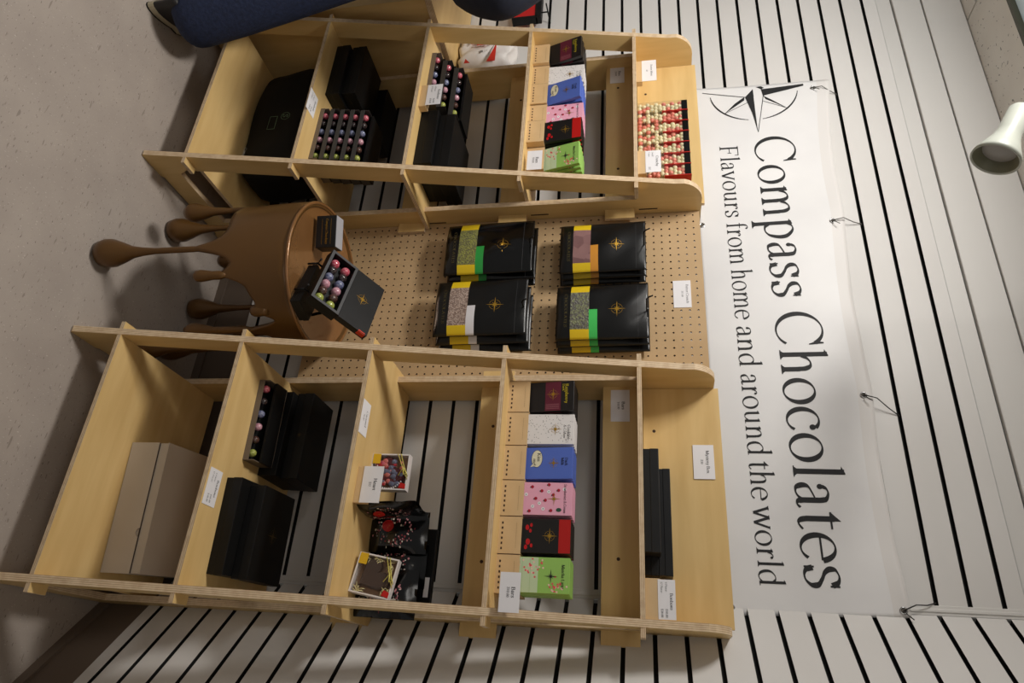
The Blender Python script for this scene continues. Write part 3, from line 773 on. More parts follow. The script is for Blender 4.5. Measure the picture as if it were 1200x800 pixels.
DESC = {'burgundy': 'black chocolate bar with burgundy band and gold star', 'white': 'white speckled chocolate bar with gold star', 'blue': 'blue chocolate bar with speech bubble and gold star',
        'pink': 'pink chocolate bar with berries and gold star', 'red': 'black chocolate bar with red top band and gold star', 'green': 'green chocolate bar with pink blossom and dark star'}
masters = {}
def place_bars(x0, ys, z, unit, lean, yaws, n=5):
    for i, k in enumerate(ORDER):
        cx = x0+.0465+i*.0935
        bar_holder('open plywood holder box under the %s bars on the %s unit' % ({'red': 'red topped black'}.get(k, k), unit), x0+i*.0935, ys[i], z)
        for j in range(n):
            if k in masters: o = masters[k].copy(); COL.objects.link(o)
            else: o = bar_mesh(k); masters[k] = o
            fr = 1-j/(n-1)
            o.location = (cx+.0008*((j*7) % 3-1), ys[i]+.0055+.058*lean[i]*fr+j*.0170+(.004 if yaws[i] else 0)*fr, z+.0035)
            o.rotation_euler = (lean[i]*fr, 0, yaws[i]*fr)
            if j == 0: tag(o, DESC[k]+', frontmost on the %s unit' % unit, 'chocolate bar')
            else: tag(o, DESC[k]+', behind the front one, %s unit' % unit, 'chocolate bar', 'spare %s bars on the %s unit' % (k, unit))
            if 'group' in o.keys() and j == 0: del o['group']
place_bars(.553, [-.248]*6, SH[3], 'right', [.15, .0, .09, .0, .03, .02], [.07, 0, .03, 0, 0, 0])
place_bars(-.752, [-.275, -.262, -.268, -.262, -.284, -.258], SH[3], 'left', [.32, .0, .31, .04, .12, .28], [.16, 0, .13, 0, .04, .12])

# ------------------------------------------------------------------ bonbons and boxes
BCOL = {'pink': (rgb(190, 72, 90), rgb(220, 130, 142)), 'dark': (rgb(46, 38, 40), rgb(60, 50, 50)), 'blue': (rgb(92, 98, 132), rgb(140, 144, 168)),
        'rose': (rgb(186, 128, 144), rgb(212, 168, 178)), 'brown': (rgb(66, 44, 40), rgb(90, 62, 54)), 'lime': (rgb(140, 150, 60), rgb(182, 188, 104))}
bon_master = {}
def bonbon(kind, loc, label, group, r=.0145):
    if kind not in bon_master:
        bm = bm_(); prof = [(0, -.0105), (.012, -.0105), (.0143, -.006), (.0148, .0), (.0138, .006), (.0105, .0112), (.0058, .0142), (0, .0152)]
        lathe(bm, prof, n=18)
        o = obj('bonbon', bm, mat('bonbon_'+kind, BCOL[kind][0], .12, noise=(160, BCOL[kind][1], 2, (1, 1, 1), .45, .6), spec=.7, coat=.5)); bon_master[kind] = o
    else:
        o = bon_master[kind].copy(); COL.objects.link(o)
    o.location = loc; tag(o, label, 'bonbon', group)
    return o
KINDS = ['pink', 'dark', 'blue', 'rose', 'brown', 'lime']
KN = {'pink': 'bright pink', 'dark': 'dark shiny', 'blue': 'blue grey speckled', 'rose': 'pale rose', 'brown': 'dark brown', 'lime': 'lime green'}

def star_lid_box(name, label, loc, rot, L, D, Hh, star_side='top', mt=None, lip=True, cat='box', group=None):
    """closed two-piece gift box with a lid lip and a gold compass star; local origin at front-left-bottom"""
    t = thing(name, label, cat, loc, rot, group)
    m = mt or BLACK
    bm = bm_(); box(bm, .001, L-.001, .001, D-.001, 0, Hh*.45, r=.0012); obj('base', bm, m, t)
    bm = bm_(); box(bm, 0, L, 0, D, Hh*.42, Hh, r=.0016)
    obj('lid', bm, m, t)
    if star_side:
        bm = bm_()
        if star_side == 'top': star(bm, lambda x, y, l: (x, y, Hh+.0003+l), L/2, D/2, min(L, D)*.16, 0)
        else: star(bm, lambda x, y, l: (x, -.0003-l, y), L/2, Hh*.6, Hh*.16, 0)
        obj('star_emblem', bm, mat('dull_gold_foil', rgb(92, 76, 40), .45, metal=.5), t, recalc=False)
    return t
def open_tray(name, label, loc, L, D, Hh, rows, cols, group_lbl, outer=TAUPE, yaw=0., kinds=None, only_front=False, skip_last=0):
    t = thing(name, label, 'bonbon box', loc, (0, 0, yaw))
    w = .0022
    bm = bm_(); box(bm, 0, L, 0, w, 0, Hh, 0); box(bm, 0, L, D-w, D, 0, Hh, 0); box(bm, 0, w, w, D-w, 0, Hh, 0); box(bm, L-w, L, w, D-w, 0, Hh, 0); box(bm, w, L-w, w, D-w, 0, .003, 1)
    obj('tray', bm, [outer, BLACK_IN], t)
    M = Matrix.Translation(Vector(loc)) @ Matrix.Rotation(yaw, 4, 'Z')
    n = 0
    for c in range(cols):
        for r_ in range(rows):
            if only_front and r_ > 0: continue
            k = (kinds or KINDS)[c % 6]
            p = M @ Vector(((c+.5)*(L-.01)/cols+.005, (r_+.5)*(D-.006)/rows+.003, .0035+.011))
            bonbon(k, p, '%s bonbon in %s' % (KN[k], group_lbl), 'bonbons in '+group_lbl)
    return t

DGREY = mat('dark_grey_sleeve', rgb(58, 56, 54), .5)
def windowed_tray(name, label, loc, L, D, Hh, group_lbl, front_mat=None, yaw=0., win=True):
    """sleeved bonbon box: sleeve front with an open strip through which the first row of bonbons shows"""
    t = thing(name, label, 'bonbon box', loc, (0, 0, yaw))
    w = .002; front_mat = front_mat or DGREY
    bm = bm_()
    box(bm, 0, L, 0, w, 0, Hh*.42, 0); box(bm, 0, L, D-w, D, 0, Hh, 0); box(bm, 0, w, w, D-w, 0, Hh*.8, 0); box(bm, L-w, L, w, D-w, 0, Hh*.8, 0); box(bm, w, L-w, w, D-w, 0, .003, 1)
    obj('tray', bm, [front_mat, BLACK_IN], t)
    bm = bm_(); box(bm, 0, L, .030, D-w, Hh*.80, Hh-.0005, 0); obj('lid', bm, BLACK, t)
    M = Matrix.Translation(Vector(loc)) @ Matrix.Rotation(yaw, 4, 'Z')
    for c in range(6):
        k = KINDS[c]
        p = M @ Vector(((c+.5)*(L-.008)/6+.004, .016, Hh*.42-.001))
        ob = bonbon(k, p, '%s bonbon in front row of %s' % (KN[k], group_lbl), 'front row bonbons in '+group_lbl)
        ob.scale = (.74, .74, .74)
    return t
z1, z2, z3 = SH[1], SH[2], SH[4]
nth = ['lowest', 'second from the bottom', 'middle', 'fourth from the bottom', 'topmost']
for k in range(5):
    windowed_tray('bonbon_box', 'sleeved black bonbon box, %s of the five stacked on the left unit' % nth[k], (-.425+.004*k, -.372+.002*k, z1+.0365*k), .222, .125, .036, 'the %s box of five' % nth[k], TAUPE if k == 0 else None)
nt3 = ['lowest', 'middle', 'topmost']
for k in range(3):
    windowed_tray('bonbon_box', 'sleeved bonbon box, %s of three stacked on the left unit middle shelf' % nt3[k], (-.705+.03*k, -.325+.012*k, z2+.0415*k), .225, .12, .041, 'the %s of three stacked boxes' % nt3[k], TAUPE if k == 0 else None)
windowed_tray('bonbon_box', 'single taupe fronted bonbon box on the right unit, left of the closed black boxes', (.578, -.326, z1), .232, .09, .040, 'the right unit open box', TAUPE, yaw=.05)
# closed boxes, left unit second shelf
star_lid_box('gift_box', 'closed black gift box at the left front of the left unit second shelf', (-.735, -.372, z1), (0, 0, -.0), .243, .16, .052, None)
star_lid_box('gift_box', 'closed black gift box stacked on the left front one on the left unit', (-.745, -.352, z1+.0525), (0, 0, -.03), .243, .16, .052, None)
star_lid_box('gift_box', 'tall closed black gift box behind the stacked pair on the left unit', (-.70, -.185, z1), (0, 0, .0), .243, .11, .135, None)
# middle shelf of the left unit
star_lid_box('gift_box', 'closed black box on the left unit middle shelf, right of the bonbon stack', (-.417, -.331, z2), (0, 0, .0), .232, .20, .062, None)
star_lid_box('gift_box', 'closed black box stacked on top at the left unit middle shelf', (-.405, -.318, z2+.0625), (0, 0, .0), .228, .20, .055, None)
# right unit second shelf
star_lid_box('gift_box', 'closed black gift box at the right front of the right unit second shelf', (.872, -.362, z1), (0, 0, .06), .243, .20, .045, None)
star_lid_box('gift_box', 'black gift box with star stacked on the right front one on the right unit', (.880, -.318, z1+.0455), (0, 0, .04), .238, .17, .045, 'top')
star_lid_box('gift_box', 'closed black gift box behind the single sleeved box, right unit', (.572, -.226, z1), (0, 0, .0), .255, .16, .056, None)
star_lid_box('gift_box', 'black gift box stacked on the one behind the single bonbon box', (.566, -.200, z1+.0565), (0, 0, .0), .262, .14, .052, 'front')
# right unit top shelf
star_lid_box('gift_box', 'flat black box lying in front on the right unit top shelf', (.738, -.228, z3), (0, 0, .0), .262, .06, .0395, None, BLACK_SOFT)
star_lid_box('gift_box', 'flat black box lying behind on the right unit top shelf', (.772, -.166, z3), (0, 0, .0), .272, .055, .034, None)
star_lid_box('gift_box', 'flat black box stacked on the rear one on the right unit top shelf', (.772, -.166, z3+.0345), (0, 0, .0), .272, .055, .034, None, BLACK_SOFT)

# ------------------------------------------------------------------ lowest shelves: black carrier bag and carton
def carrier_bag():
    t = thing('carrier_bag', 'large black bag with pale green print on the lowest shelf of the left unit', 'bag', (-.745, -.295, SH[0]), (0, 0, .0))
    bm = bm_(); L, D, Hh = .515, .20, .285
    nx_, nz_ = 20, 10
    # soft-sided box: rounded, slightly slumped on the left and top
    res = bmesh.ops.create_cube(bm, size=1)
    bmesh.ops.subdivide_edges(bm, edges=list(bm.edges), cuts=9, use_grid_fill=True)
    for v in bm.verts:
        x, y, z = v.co.x+.5, v.co.y+.5, v.co.z+.5
        c = Vector((x-.5, y-.5, z-.5)); m = (abs(c.x*2)**6+abs(c.y*2)**6+abs(c.z*2)**6)**(1/6)
        if m > 0: c = c*(max(abs(c.x), abs(c.y), abs(c.z))*2/m)
        x, y, z = c.x+.5, c.y+.5, c.z+.5
        sl = 1-.10*max(0, .2-x)/.2*z
        v.co = Vector((x*L+.012*math.sin(z*7)*z, y*D+.006*math.sin(x*11+z*6), z*Hh*sl+.004*math.sin(x*9)*z))
    mn = min(v.co.z for v in bm.verts)
    for v in bm.verts: v.co.z -= mn
    obj('body', bm, mat('black_woven_bag', rgb(7, 7, 7), .7, spec=.25, noise=(30, rgb(11, 11, 11), 3, (1, 1, 1), .3, .7), bump=.3), t, smooth=True)
    bm = bm_()
    f = lambda x, y, l: (x, -.0125-l, y)
    for (x0, x1, y0, y1) in ((.268, .330, .100, .130), (.268, .330, .100, .102),):
        for a in ((x0, x1, y0, y0+.0014), (x0, x1, y1-.0014, y1), (x0, x0+.0014, y0, y1), (x1-.0014, x1, y0, y1)):
            poly(bm, [f(a[0], a[2], 0), f(a[1], a[2], 0), f(a[1], a[3], 0), f(a[0], a[3], 0)], 0)
    text(bm, 'S', f, .262, .150, .030, 0, bold=1.)
    for k in range(24):
        a0, a1 = 2*PI*k/24, 2*PI*(k+1)/24
        poly(bm, [f(.27+r_*math.cos(a), .160+r_*math.sin(a), 0) for r_, a in ((.016, a0), (.0172, a0), (.0172, a1), (.016, a1))], 0)
    obj('print', bm, mat('pale_green_print', rgb(110, 140, 110), .6), t, recalc=False)
    bm = bm_(); text(bm, 'Compass', f, .410, .035, .016, 0, bold=1.2)
    obj('lettering', bm, mat('white_print', rgb(190, 190, 190), .6), t, recalc=False)
carrier_bag()
def carton():
    t = thing('mailing_carton', 'closed grey beige cardboard carton on the lowest shelf of the right unit', 'box', (.772, -.335, SH[0]), (0, 0, .10))
    L, D, Hh = .345, .27, .115
    bm = bm_(); box(bm, 0, L, .002, D, 0, Hh, r=.001); obj('body', bm, CARTON, t)
    # tuck flap covers the front up to a gap below the lid
    bm = bm_()
    pts = [(-.001, .002), (L+.001, .002), (L+.001, Hh*.76)]
    for k in range(9):
        a = PI*k/8; pts.append((L*.70+.011*math.cos(a), Hh*.76-.009*math.sin(a)))
    pts.append((-.001, Hh*.76))
    slab(bm, pts, [], 'y', -.0022, .0012, 0, 0); obj('front_flap', bm, CARTON, t)
    bm = bm_(); box(bm, .0, L, -.0008, .0016, Hh*.752, Hh*.772); obj('gap', bm, CARTON_IN, t)
    bm = bm_(); box(bm, -.001, L+.001, -.002, D, Hh, Hh+.003, r=.0008); obj('lid', bm, CARTON, t)
carton()

# ------------------------------------------------------------------ things on the drip table
def open_box_on_easel():
    TZ = .61
    psi, tau = -.325, .62
    L, W, W2 = .203, .091, .101
    D0 = Vector((.218, -.439, .683))
    ux = Vector((math.cos(psi), math.sin(psi), 0)); n0 = Vector((-math.sin(psi), math.cos(psi), 0))
    vy = math.cos(tau)*n0+Vector((0, 0, math.sin(tau))); wz = ux.cross(vy)
    R3 = Matrix((ux, vy, wz)).transposed().to_4x4()
    t = thing('bonbon_box', 'open black bonbon box with lid folded back, propped on an easel on the drip table', 'bonbon box', D0, R3.to_euler())
    w, dp = .0085, .034
    bm = bm_()
    box(bm, 0, L, 0, w, -dp, 0, 0); box(bm, 0, L, W-w, W, -dp, 0, 0); box(bm, 0, w, w, W-w, -dp, 0, 0); box(bm, L-w, L, w, W-w, -dp, 0, 0); box(bm, w, L-w, w, W-w, -dp, -dp+.003, 1)
    for a in ((0, L, 0, w), (0, L, W-w, W), (0, w, w, W-w), (L-w, L, w, W-w)):
        poly(bm, [(a[0], a[2], .0004), (a[1], a[2], .0004), (a[1], a[3], .0004), (a[0], a[3], .0004)], 2)
    obj('tray', bm, [BLACK, BLACK_IN, GREYRIM], t)
    bm = bm_(); box(bm, 0, L, W+.001, W+W2, -.022, -.001, r=.001); obj('lid', bm, BLACK_SOFT, t)
    bm = bm_(); star(bm, lambda x, y, l: (x, y, -.0006+l), L*.46, W+W2*.47, .024, 0); obj('star_emblem', bm, GOLD, t, recalc=False)
    bm = bm_()
    poly(bm, [(L-.004, W+W2-.030, -.0004), (L-.001, W+W2-.030, -.0004), (L-.001, W+W2-.008, -.0004), (L-.004, W+W2-.008, -.0004)], 0)
    box(bm, L-.001, L+.001, W+W2-.03, W+W2-.006, -.016, -.002, 0)
    obj('ribbon_tab', bm, [mat('orange_red_ribbon', rgb(214, 60, 30), .5), BLACK], t)
    M = t.matrix_basis if False else (Matrix.Translation(D0) @ R3)
    for c in range(6):
        for r_ in range(2):
            k = KINDS[c]; p = M @ Vector((w+.004+(c+.5)*(L-2*w-.008)/6, w+(r_+.5)*(W-2*w)/2, -dp+.0155))
            o = bonbon(k, p, '%s bonbon in the open box on the drip table' % KN[k], 'bonbons in the open box on the drip table')
            o.rotation_euler = R3.to_euler(); o.scale = (.92, .92, .92)
    # easel: lower lip, two front feet, rear strut
    e = thing('display_easel', 'small black wire display easel holding the open bonbon box on the drip table', 'easel', (0, 0, 0))
    def P(x, y, z): return M @ Vector((x, y, z))
    bm = bm_()
    for q in (.22, .78):
        tube(bm, [P(L*q, -.014, -.018), P(L*q, -.012, -dp-.006), P(L*q, W*1.1, -dp-.006)], .003, 8)
        a = P(L*q, -.012, -dp-.006); tube(bm, [a, Vector((a.x, a.y, TZ+.003))+n0*.0], .003, 8)
    tube(bm, [P(L*.22, W*.5, -dp-.006), P(L*.78, W*.5, -dp-.006)], .003, 8)
    obj('front_frame', bm, BLACK, e)
    bm = bm_()
    for q in (.30, .70):
        a = P(L*q, W*1.1, -dp-.006); b = Vector((a.x, a.y, TZ+.003))+n0*.02
        tube(bm, [a, b], .0045, 8)
    tube(bm, [P(L*.22, W*1.1, -dp-.006), P(L*.78, W*1.1, -dp-.006)], .003, 8)
    obj('rear_leg', bm, BLACK, e)
open_box_on_easel()
star_lid_box('gift_box', 'black gift box under the tilted bonbon box on the table', (.262, -.432, .61), (0, 0, -.325), .16, .075, .030, None)
t = thing('gift_box', 'small black gift box with gold lettering left of the open bonbon box', 'box', (.100, -.448, .61), (0, 0, .32))
bm = bm_(); box(bm, 0, .098, 0, .046, 0, .062, r=.0012); obj('body', bm, BLACK_SOFT, t)
bm = bm_(); box(bm, .001, .097, .001, .045, .0621, .0640, r=.0005); obj('top_reflection', bm, mat('pale_top_reflection', rgb(170, 170, 176), .4), t)  # whitish reflection on the black box top, painted as a pale sheet
bm = bm_(); text(bm, 'Compass Chocolates', lambda x, y, l: (x, -.0004-l, y), .010, .030, .011, 0, bold=1.6, width=.078)
for a in ((.010, .088, .018, .0187), (.010, .088, .046, .0467)):
    poly(bm, [(a[0], -.0004, a[2]), (a[1], -.0004, a[2]), (a[1], -.0004, a[3]), (a[0], -.0004, a[3])])
obj('lettering', bm, GOLD, t, recalc=False)

# ------------------------------------------------------------------ pouches on the pegboard
def pouch_mesh(kind, w, h, gloss):
    """stand-up pouch: front grid with printed bands, gusseted base and flat sealed top"""
    bm = bm_(); NX, NZ = 26, 44; rnd = random.Random(sum(map(ord, kind)))
    ph = [rnd.uniform(0, 6) for _ in range(6)]
    def F(u, v):
        th = .017*(1-abs(2*u-1)**3.2)*(1-v**3.0)**.8+.003
        if v < .06: th *= .55+.45*(v/.06)**.5
        wr = .0022*math.sin(9*u+ph[0]+6*v)*math.sin(PI*u)+.0022*math.sin(14*v+ph[1]+5*u)*v*math.sin(PI*u)
        if gloss: wr += .004*math.exp(-((u-.5-(v-.6)*.6)**2)/.006)*math.exp(-((v-.68)**2)/.02)
        x = -w/2+w*u; ed = 1-.012*math.sin(v*5+ph[2])
        return (x*ed, -(th+wr), h*v)
    def matat(u, v):
        if .155 <= v < .375 and .0 <= u:
            if u < .155: return 1
            if u > .845: return 1
            if u > .70 and v < .2: return 2
            return 2
        if .375 <= v < .445 and u > .5: return 3
        return 0
    vs = [[bm.verts.new(F(i/NX, j/NZ)) for j in range(NZ+1)] for i in range(NX+1)]
    for i in range(NX):
        for j in range(NZ):
            f = bm.faces.new([vs[i][j], vs[i+1][j], vs[i+1][j+1], vs[i][j+1]]); f.material_index = matat((i+.5)/NX, (j+.5)/NZ); f.smooth = True
    bk = [[bm.verts.new((-w/2+w*i/NX, 0, h*j/NZ)) for j in (0, NZ)] for i in range(NX+1)]
    for i in range(NX):
        bm.faces.new([bk[i][0], bk[i][1], bk[i+1][1], bk[i+1][0]])
        bm.faces.new([vs[i][0], bk[i][0], bk[i+1][0], vs[i+1][0]]); bm.faces.new([vs[i][NZ], vs[i+1][NZ], bk[i+1][1], bk[i][1]])
    bm.faces.new([vs[0][j] for j in range(NZ+1)]+[bk[0][1], bk[0][0]]); bm.faces.new([vs[NX][j] for j in range(NZ, -1, -1)]+[bk[NX][0], bk[NX][1]])
    g = lambda x, y, l: (lambda q: (q[0], q[1]-.0005-l, q[2]))(F(min(max(x/w+.5, 0), 1), min(max(y/h, 0), 1)))
    star(bm, g, 0.0, h*.665, w*.145, 4)
    text(bm, 'CHOCOLATES', g, -w*.31, h*.095, .0125, 6, 'l', bold=1., width=w*.62)
    # zip line
    for k in range(20):
        poly(bm, [g(-w/2*.94+w*.94*k/20, h*.885, 0), g(-w/2*.94+w*.94*(k+1)/20, h*.885, 0), g(-w/2*.94+w*.94*(k+1)/20, h*.889, 0), g(-w/2*.94+w*.94*k/20, h*.889, 0)], 5)
    return bm
WINM = {'green granola': crumbs('green_crumbs', rgb(140, 142, 76), rgb(104, 102, 72), 240), 'pale nut': crumbs('nut_crumbs', rgb(178, 158, 146), rgb(132, 112, 102), 260),
        'pink bark': crumbs('bark_shards', rgb(142, 108, 106), rgb(120, 88, 88), 28), 'green seed': crumbs('seed_crumbs', rgb(124, 128, 98), rgb(96, 94, 90), 180)}
STRIP = {'green granola': cmat('green_sticker', 44, 150, 66), 'pale nut': cmat('white_sticker', 220, 218, 222), 'pink bark': cmat('orange_sticker', 205, 140, 50), 'green seed': cmat('green_sticker2', 66, 190, 90)}
def pouch_stack(kind, cx, zb, w, h, y, gloss, where, shifts):
    bm = pouch_mesh(kind, w, h, gloss)
    mats = [FOIL if gloss else FOILM, YELLOW, WINM[kind], STRIP[kind], GOLD, mat('zip_line_grey', rgb(60, 60, 62), .3), mat('dim_gold_print', rgb(96, 84, 44), .5)]
    o = obj('chocolate_pouch', bm, mats); o.location = (cx, y, zb); o.rotation_euler = (.03, 0, .0)
    tag(o, 'black chocolate pouch with %s window, frontmost of the %s stack on the pegboard' % (kind, where), 'pouch')
    for k, (sx, sy, sz, ry) in enumerate(shifts):
        c = o.copy(); COL.objects.link(c); c.location = (cx+sx, y+sy, zb+sz); c.rotation_euler = (.03, ry, 0)
        tag(c, 'black chocolate pouch %s in the %s stack on the pegboard' % (['directly behind the front one', 'at the back'][k], where), 'pouch')
def peg(label, x, z, y1):
    bm = bm_(); tube(bm, [(0, .006, 0), (0, -.02, 0), (0, y1+.012, .0), (0, y1+.002, .006), (0, y1-.006, .018)], .0022, 8)
    box(bm, -.003, .003, -.003, 0, -.006, .006, r=.001)
    o = obj('peg_hook', bm, BLACK); o.location = (x, -.093, z); tag(o, label, 'peg hook')
pouch_stack('green granola', .040, .925, .196, .292, -.152, True, 'lower left', [(.012, .0235, .008, .0), (.022, .047, .004, .0)])
pouch_stack('pale nut', .262, .916, .196, .292, -.152, False, 'lower right', [(.018, .0235, .006, .0), (.034, .047, .010, .0)])
pouch_stack('pink bark', .055, 1.303, .180, .268, -.150, False, 'upper left', [(.008, .0235, .0, .0), (.016, .047, -.002, .0)])
pouch_stack('green seed', .288, 1.300, .186, .275, -.150, False, 'upper right', [(.010, .0235, .0, .0), (.020, .047, .002, .0)])
peg('black wire peg hook holding the lower left pouches', .042, .925+.283, -.118)
peg('black wire peg hook holding the lower right pouches', .270, .916+.283, -.118)
peg('black wire peg hook holding the upper left pouches', .058, 1.303+.262, -.150)
peg('black wire peg hook holding the upper right pouches', .292, 1.300+.269, -.150)

# ------------------------------------------------------------------ malt ball packs on the left unit top shelf
BALLC = mat('cream_coating', rgb(236, 226, 186), .35, noise=(20, rgb(228, 216, 172), 2, (1, 1, 1), .3, .7))
BALLP = mat('coral_coating', rgb(222, 122, 104), .38, noise=(20, rgb(226, 138, 120), 2, (1, 1, 1), .3, .7))
def malt_packs():
    n, w, h, d = 7, .0455, .166, .075
    x0 = -.494
    names = ['leftmost', 'second from the left', 'third from the left', 'middle', 'third from the right', 'second from the right', 'rightmost']
    names = ['leftmost', 'second', 'third', 'fourth', 'fifth', 'sixth', 'rightmost']
    for i in range(n):
        t = thing('malt_ball_pack', 'clear red-edged pack of pink and cream balls, %s of seven on the top shelf' % names[i], 'sweets pack', (x0+i*(w+.0008), -.212, SH[4]))
        rnd = random.Random(i+5); bm = bm_()
        r = .0080
        rows = 11; z = r
        for j in range(rows):
            for c in range(3 if j % 2 == 0 else 2):
                for dd in range(2):
                    x = w*(.19+.31*c)+(0 if j % 2 == 0 else w*.155)
                    if x > w-.005: continue
                    mi = 1 if rnd.random() < (.46 if j < 3 else .30) else 0
                    sphere(bm, (x+rnd.uniform(-.001, .001), (.0092+dd*.013+rnd.uniform(-.0008, .0012)), .0092+j*.0133+rnd.uniform(-.001, .001)), r, mi, 12, 8)
        o = obj('sweets', bm, [BALLC, BALLP], t, recalc=False); o['kind'] = 'stuff'
        bm = bm_(); box(bm, .0015, w-.0015, .0025, d, .003, h-.002, 0); 
        # dark inner card behind the balls
        bm.free(); bm = bm_(); box(bm, .001, w-.001, .033, d, .0, h*.98, 0, r=.002); obj('back_card', bm, BLACK, t)
        bm = bm_(); box(bm, .0008, w-.0008, .0008, .033, h*.885, h, 0, r=.001); obj('header', bm, FOIL, t)
        bm = bm_(); box(bm, w-.0016, w+.0004, -.0006, .034, h*.50, h+.001, 0)
        obj('red_edge', bm, cmat('red_pack_edge', 200, 30, 26), t)
        bm = bm_(); box(bm, .0005, w-.0005, -.0002, .0002, .001, h*.88); obj('film', bm, CLEAR, t)
malt_packs()

# ------------------------------------------------------------------ hearts and candy pouches on the right unit middle shelf
def heart_pts(r, n=30):
    o = []
    for k in range(n):
        a = 2*PI*k/n; x = 16*math.sin(a)**3; z = 13*math.cos(a)-5*math.cos(2*a)-2*math.cos(3*a)-math.cos(4*a)
        o.append((x/17*r, z/17*r))
    return o
def heart_box(label, loc, rot, colourful):
    w, h, d = .098, .104, .026
    t = thing('heart_gift_box', label, 'gift box', loc, rot)
    bm = bm_(); e = .0035
    wh = mat('white_box_card', rgb(226, 220, 218), .5)
    box(bm, -w/2, w/2, 0, d, 0, e, 0); box(bm, -w/2, w/2, 0, d, h-e, h, 0); box(bm, -w/2, -w/2+e, 0, d, e, h-e, 0); box(bm, w/2-e, w/2, 0, d, e, h-e, 0); box(bm, -w/2+e, w/2-e, d-.003, d, e, h-e, 1)
    obj('box', bm, [wh, mat('box_backing', rgb(150, 118, 92) if colourful else rgb(196, 186, 160), .7)], t)
    bm = bm_(); hp = heart_pts(.046)
    hp = [(x*math.cos(.75)-z*math.sin(.75), x*math.sin(.75)+z*math.cos(.75)+h*.47) for x, z in hp]
    front_ = [bm.verts.new((x*.86, .004, (z-h*.47)*.86+h*.47)) for x, z in hp]; mid = [bm.verts.new((x, .010, z)) for x, z in hp]; back = [bm.verts.new((x, .020, z)) for x, z in hp]
    bm.faces.new(front_); n = len(hp)
    for k in range(n):
        bm.faces.new([front_[k], front_[(k+1) % n], mid[(k+1) % n], mid[k]]); bm.faces.new([mid[k], mid[(k+1) % n], back[(k+1) % n], back[k]])
    obj('heart', bm, mat('milk_chocolate', rgb(74, 58, 50), .4) if not colourful else mat('dark_berry_chocolate', rgb(84, 24, 34), .4), t)
    if colourful:
        bm = bm_(); rnd = random.Random(4)
        for k in range(46):
            x, z = rnd.uniform(-.030, .034), rnd.uniform(.016, .086)
            mi = rnd.choice([0, 0, 1, 1, 2, 3])
            if x > .0 and z > .04: mi = rnd.choice([1, 1, 1, 3])
            sphere(bm, (x, .006, z), rnd.uniform(.004, .0095), mi, 8, 6, (1, .5, 1))
        for k in range(22):
            a = math.radians(-120+k*8.5); sphere(bm, (.004+.041*math.cos(a), .004, h*.5+.041*math.sin(a)), .0022, 4, 6, 5)
        obj('sweets', bm, [cmat('sweet_red', 176, 30, 44), cmat('sweet_blue', 100, 104, 128), cmat('sweet_pink', 196, 96, 114), cmat('sweet_coral', 200, 110, 104), CARDW], t)
    else:
        bm = bm_(); rnd = random.Random(9)
        for k in range(60):
            s = rnd.choice([(-.036, .018), (-.03, .09), (.034, .088), (.036, .02), (-.04, .05)])
            x, z = s[0]+rnd.uniform(-.009, .009), s[1]+rnd.uniform(-.010, .010)
            x = max(-.044, min(.044, x)); z = max(.007, min(.097, z))
            a = rnd.uniform(0, PI); dx_, dz_ = math.cos(a)*.008, math.sin(a)*.008
            tube(bm, [(x-dx_, .008, z-dz_), (x, .003+rnd.uniform(0, .003), z), (x+dx_, .009, z+dz_)], .0010, 5)
        obj('paper_shreds', bm, mat('cream_paper_shred', rgb(226, 214, 160), .6), t)['kind'] = 'stuff'
    bm = bm_(); box(bm, -w/2+.004, w/2-.004, .0012, .0018, .004, h-.004); obj('window', bm, CLEAR, t)
    bm = bm_(); box(bm, -w/2+.001, -w/2+.028, -.0012, 0, .003, .024); obj('sticker', bm, cmat('golden_sticker', 214, 172, 30), t)
    bm = bm_(); tube(bm, [(-w/2, -.001, h*.76), (-.010, -.003, h*.90), (.012, -.001, h+.001)], .0012, 6); tube(bm, [(-w/2, -.001, h*.68), (-.01, -.004, h*.86), (.006, -.006, h*.93), (.02, -.001, h+.001)], .0012, 6)
    tube(bm, [(-.012, -.003, h*.88), (.006, -.010, h*.99), (.010, -.010, h*.92), (-.008, -.004, h*.86), (.012, -.008, h*.78)], .0012, 6)
    obj('ribbon', bm, mat('pale_gold_ribbon', rgb(224, 214, 110), .35, metal=.3), t)
    bm = bm_(); poly(bm, [(w/2-.02, -.001, h*.84), (w/2-.006, -.001, h*.80), (w/2-.003, -.001, h-.002), (w/2-.016, -.001, h-.002)]); obj('red_tag', bm, cmat('red_tag', 190, 26, 22), t)
heart_box('square heart gift box with red and blue sweets on the right unit middle shelf', (.820, -.262, z2), (-.05, 0, 0), True)
heart_box('square white gift box with brown chocolate heart leaning on the candy pouches', (1.080, -.275, z2+.007), (-.12, .14, -.08), False)
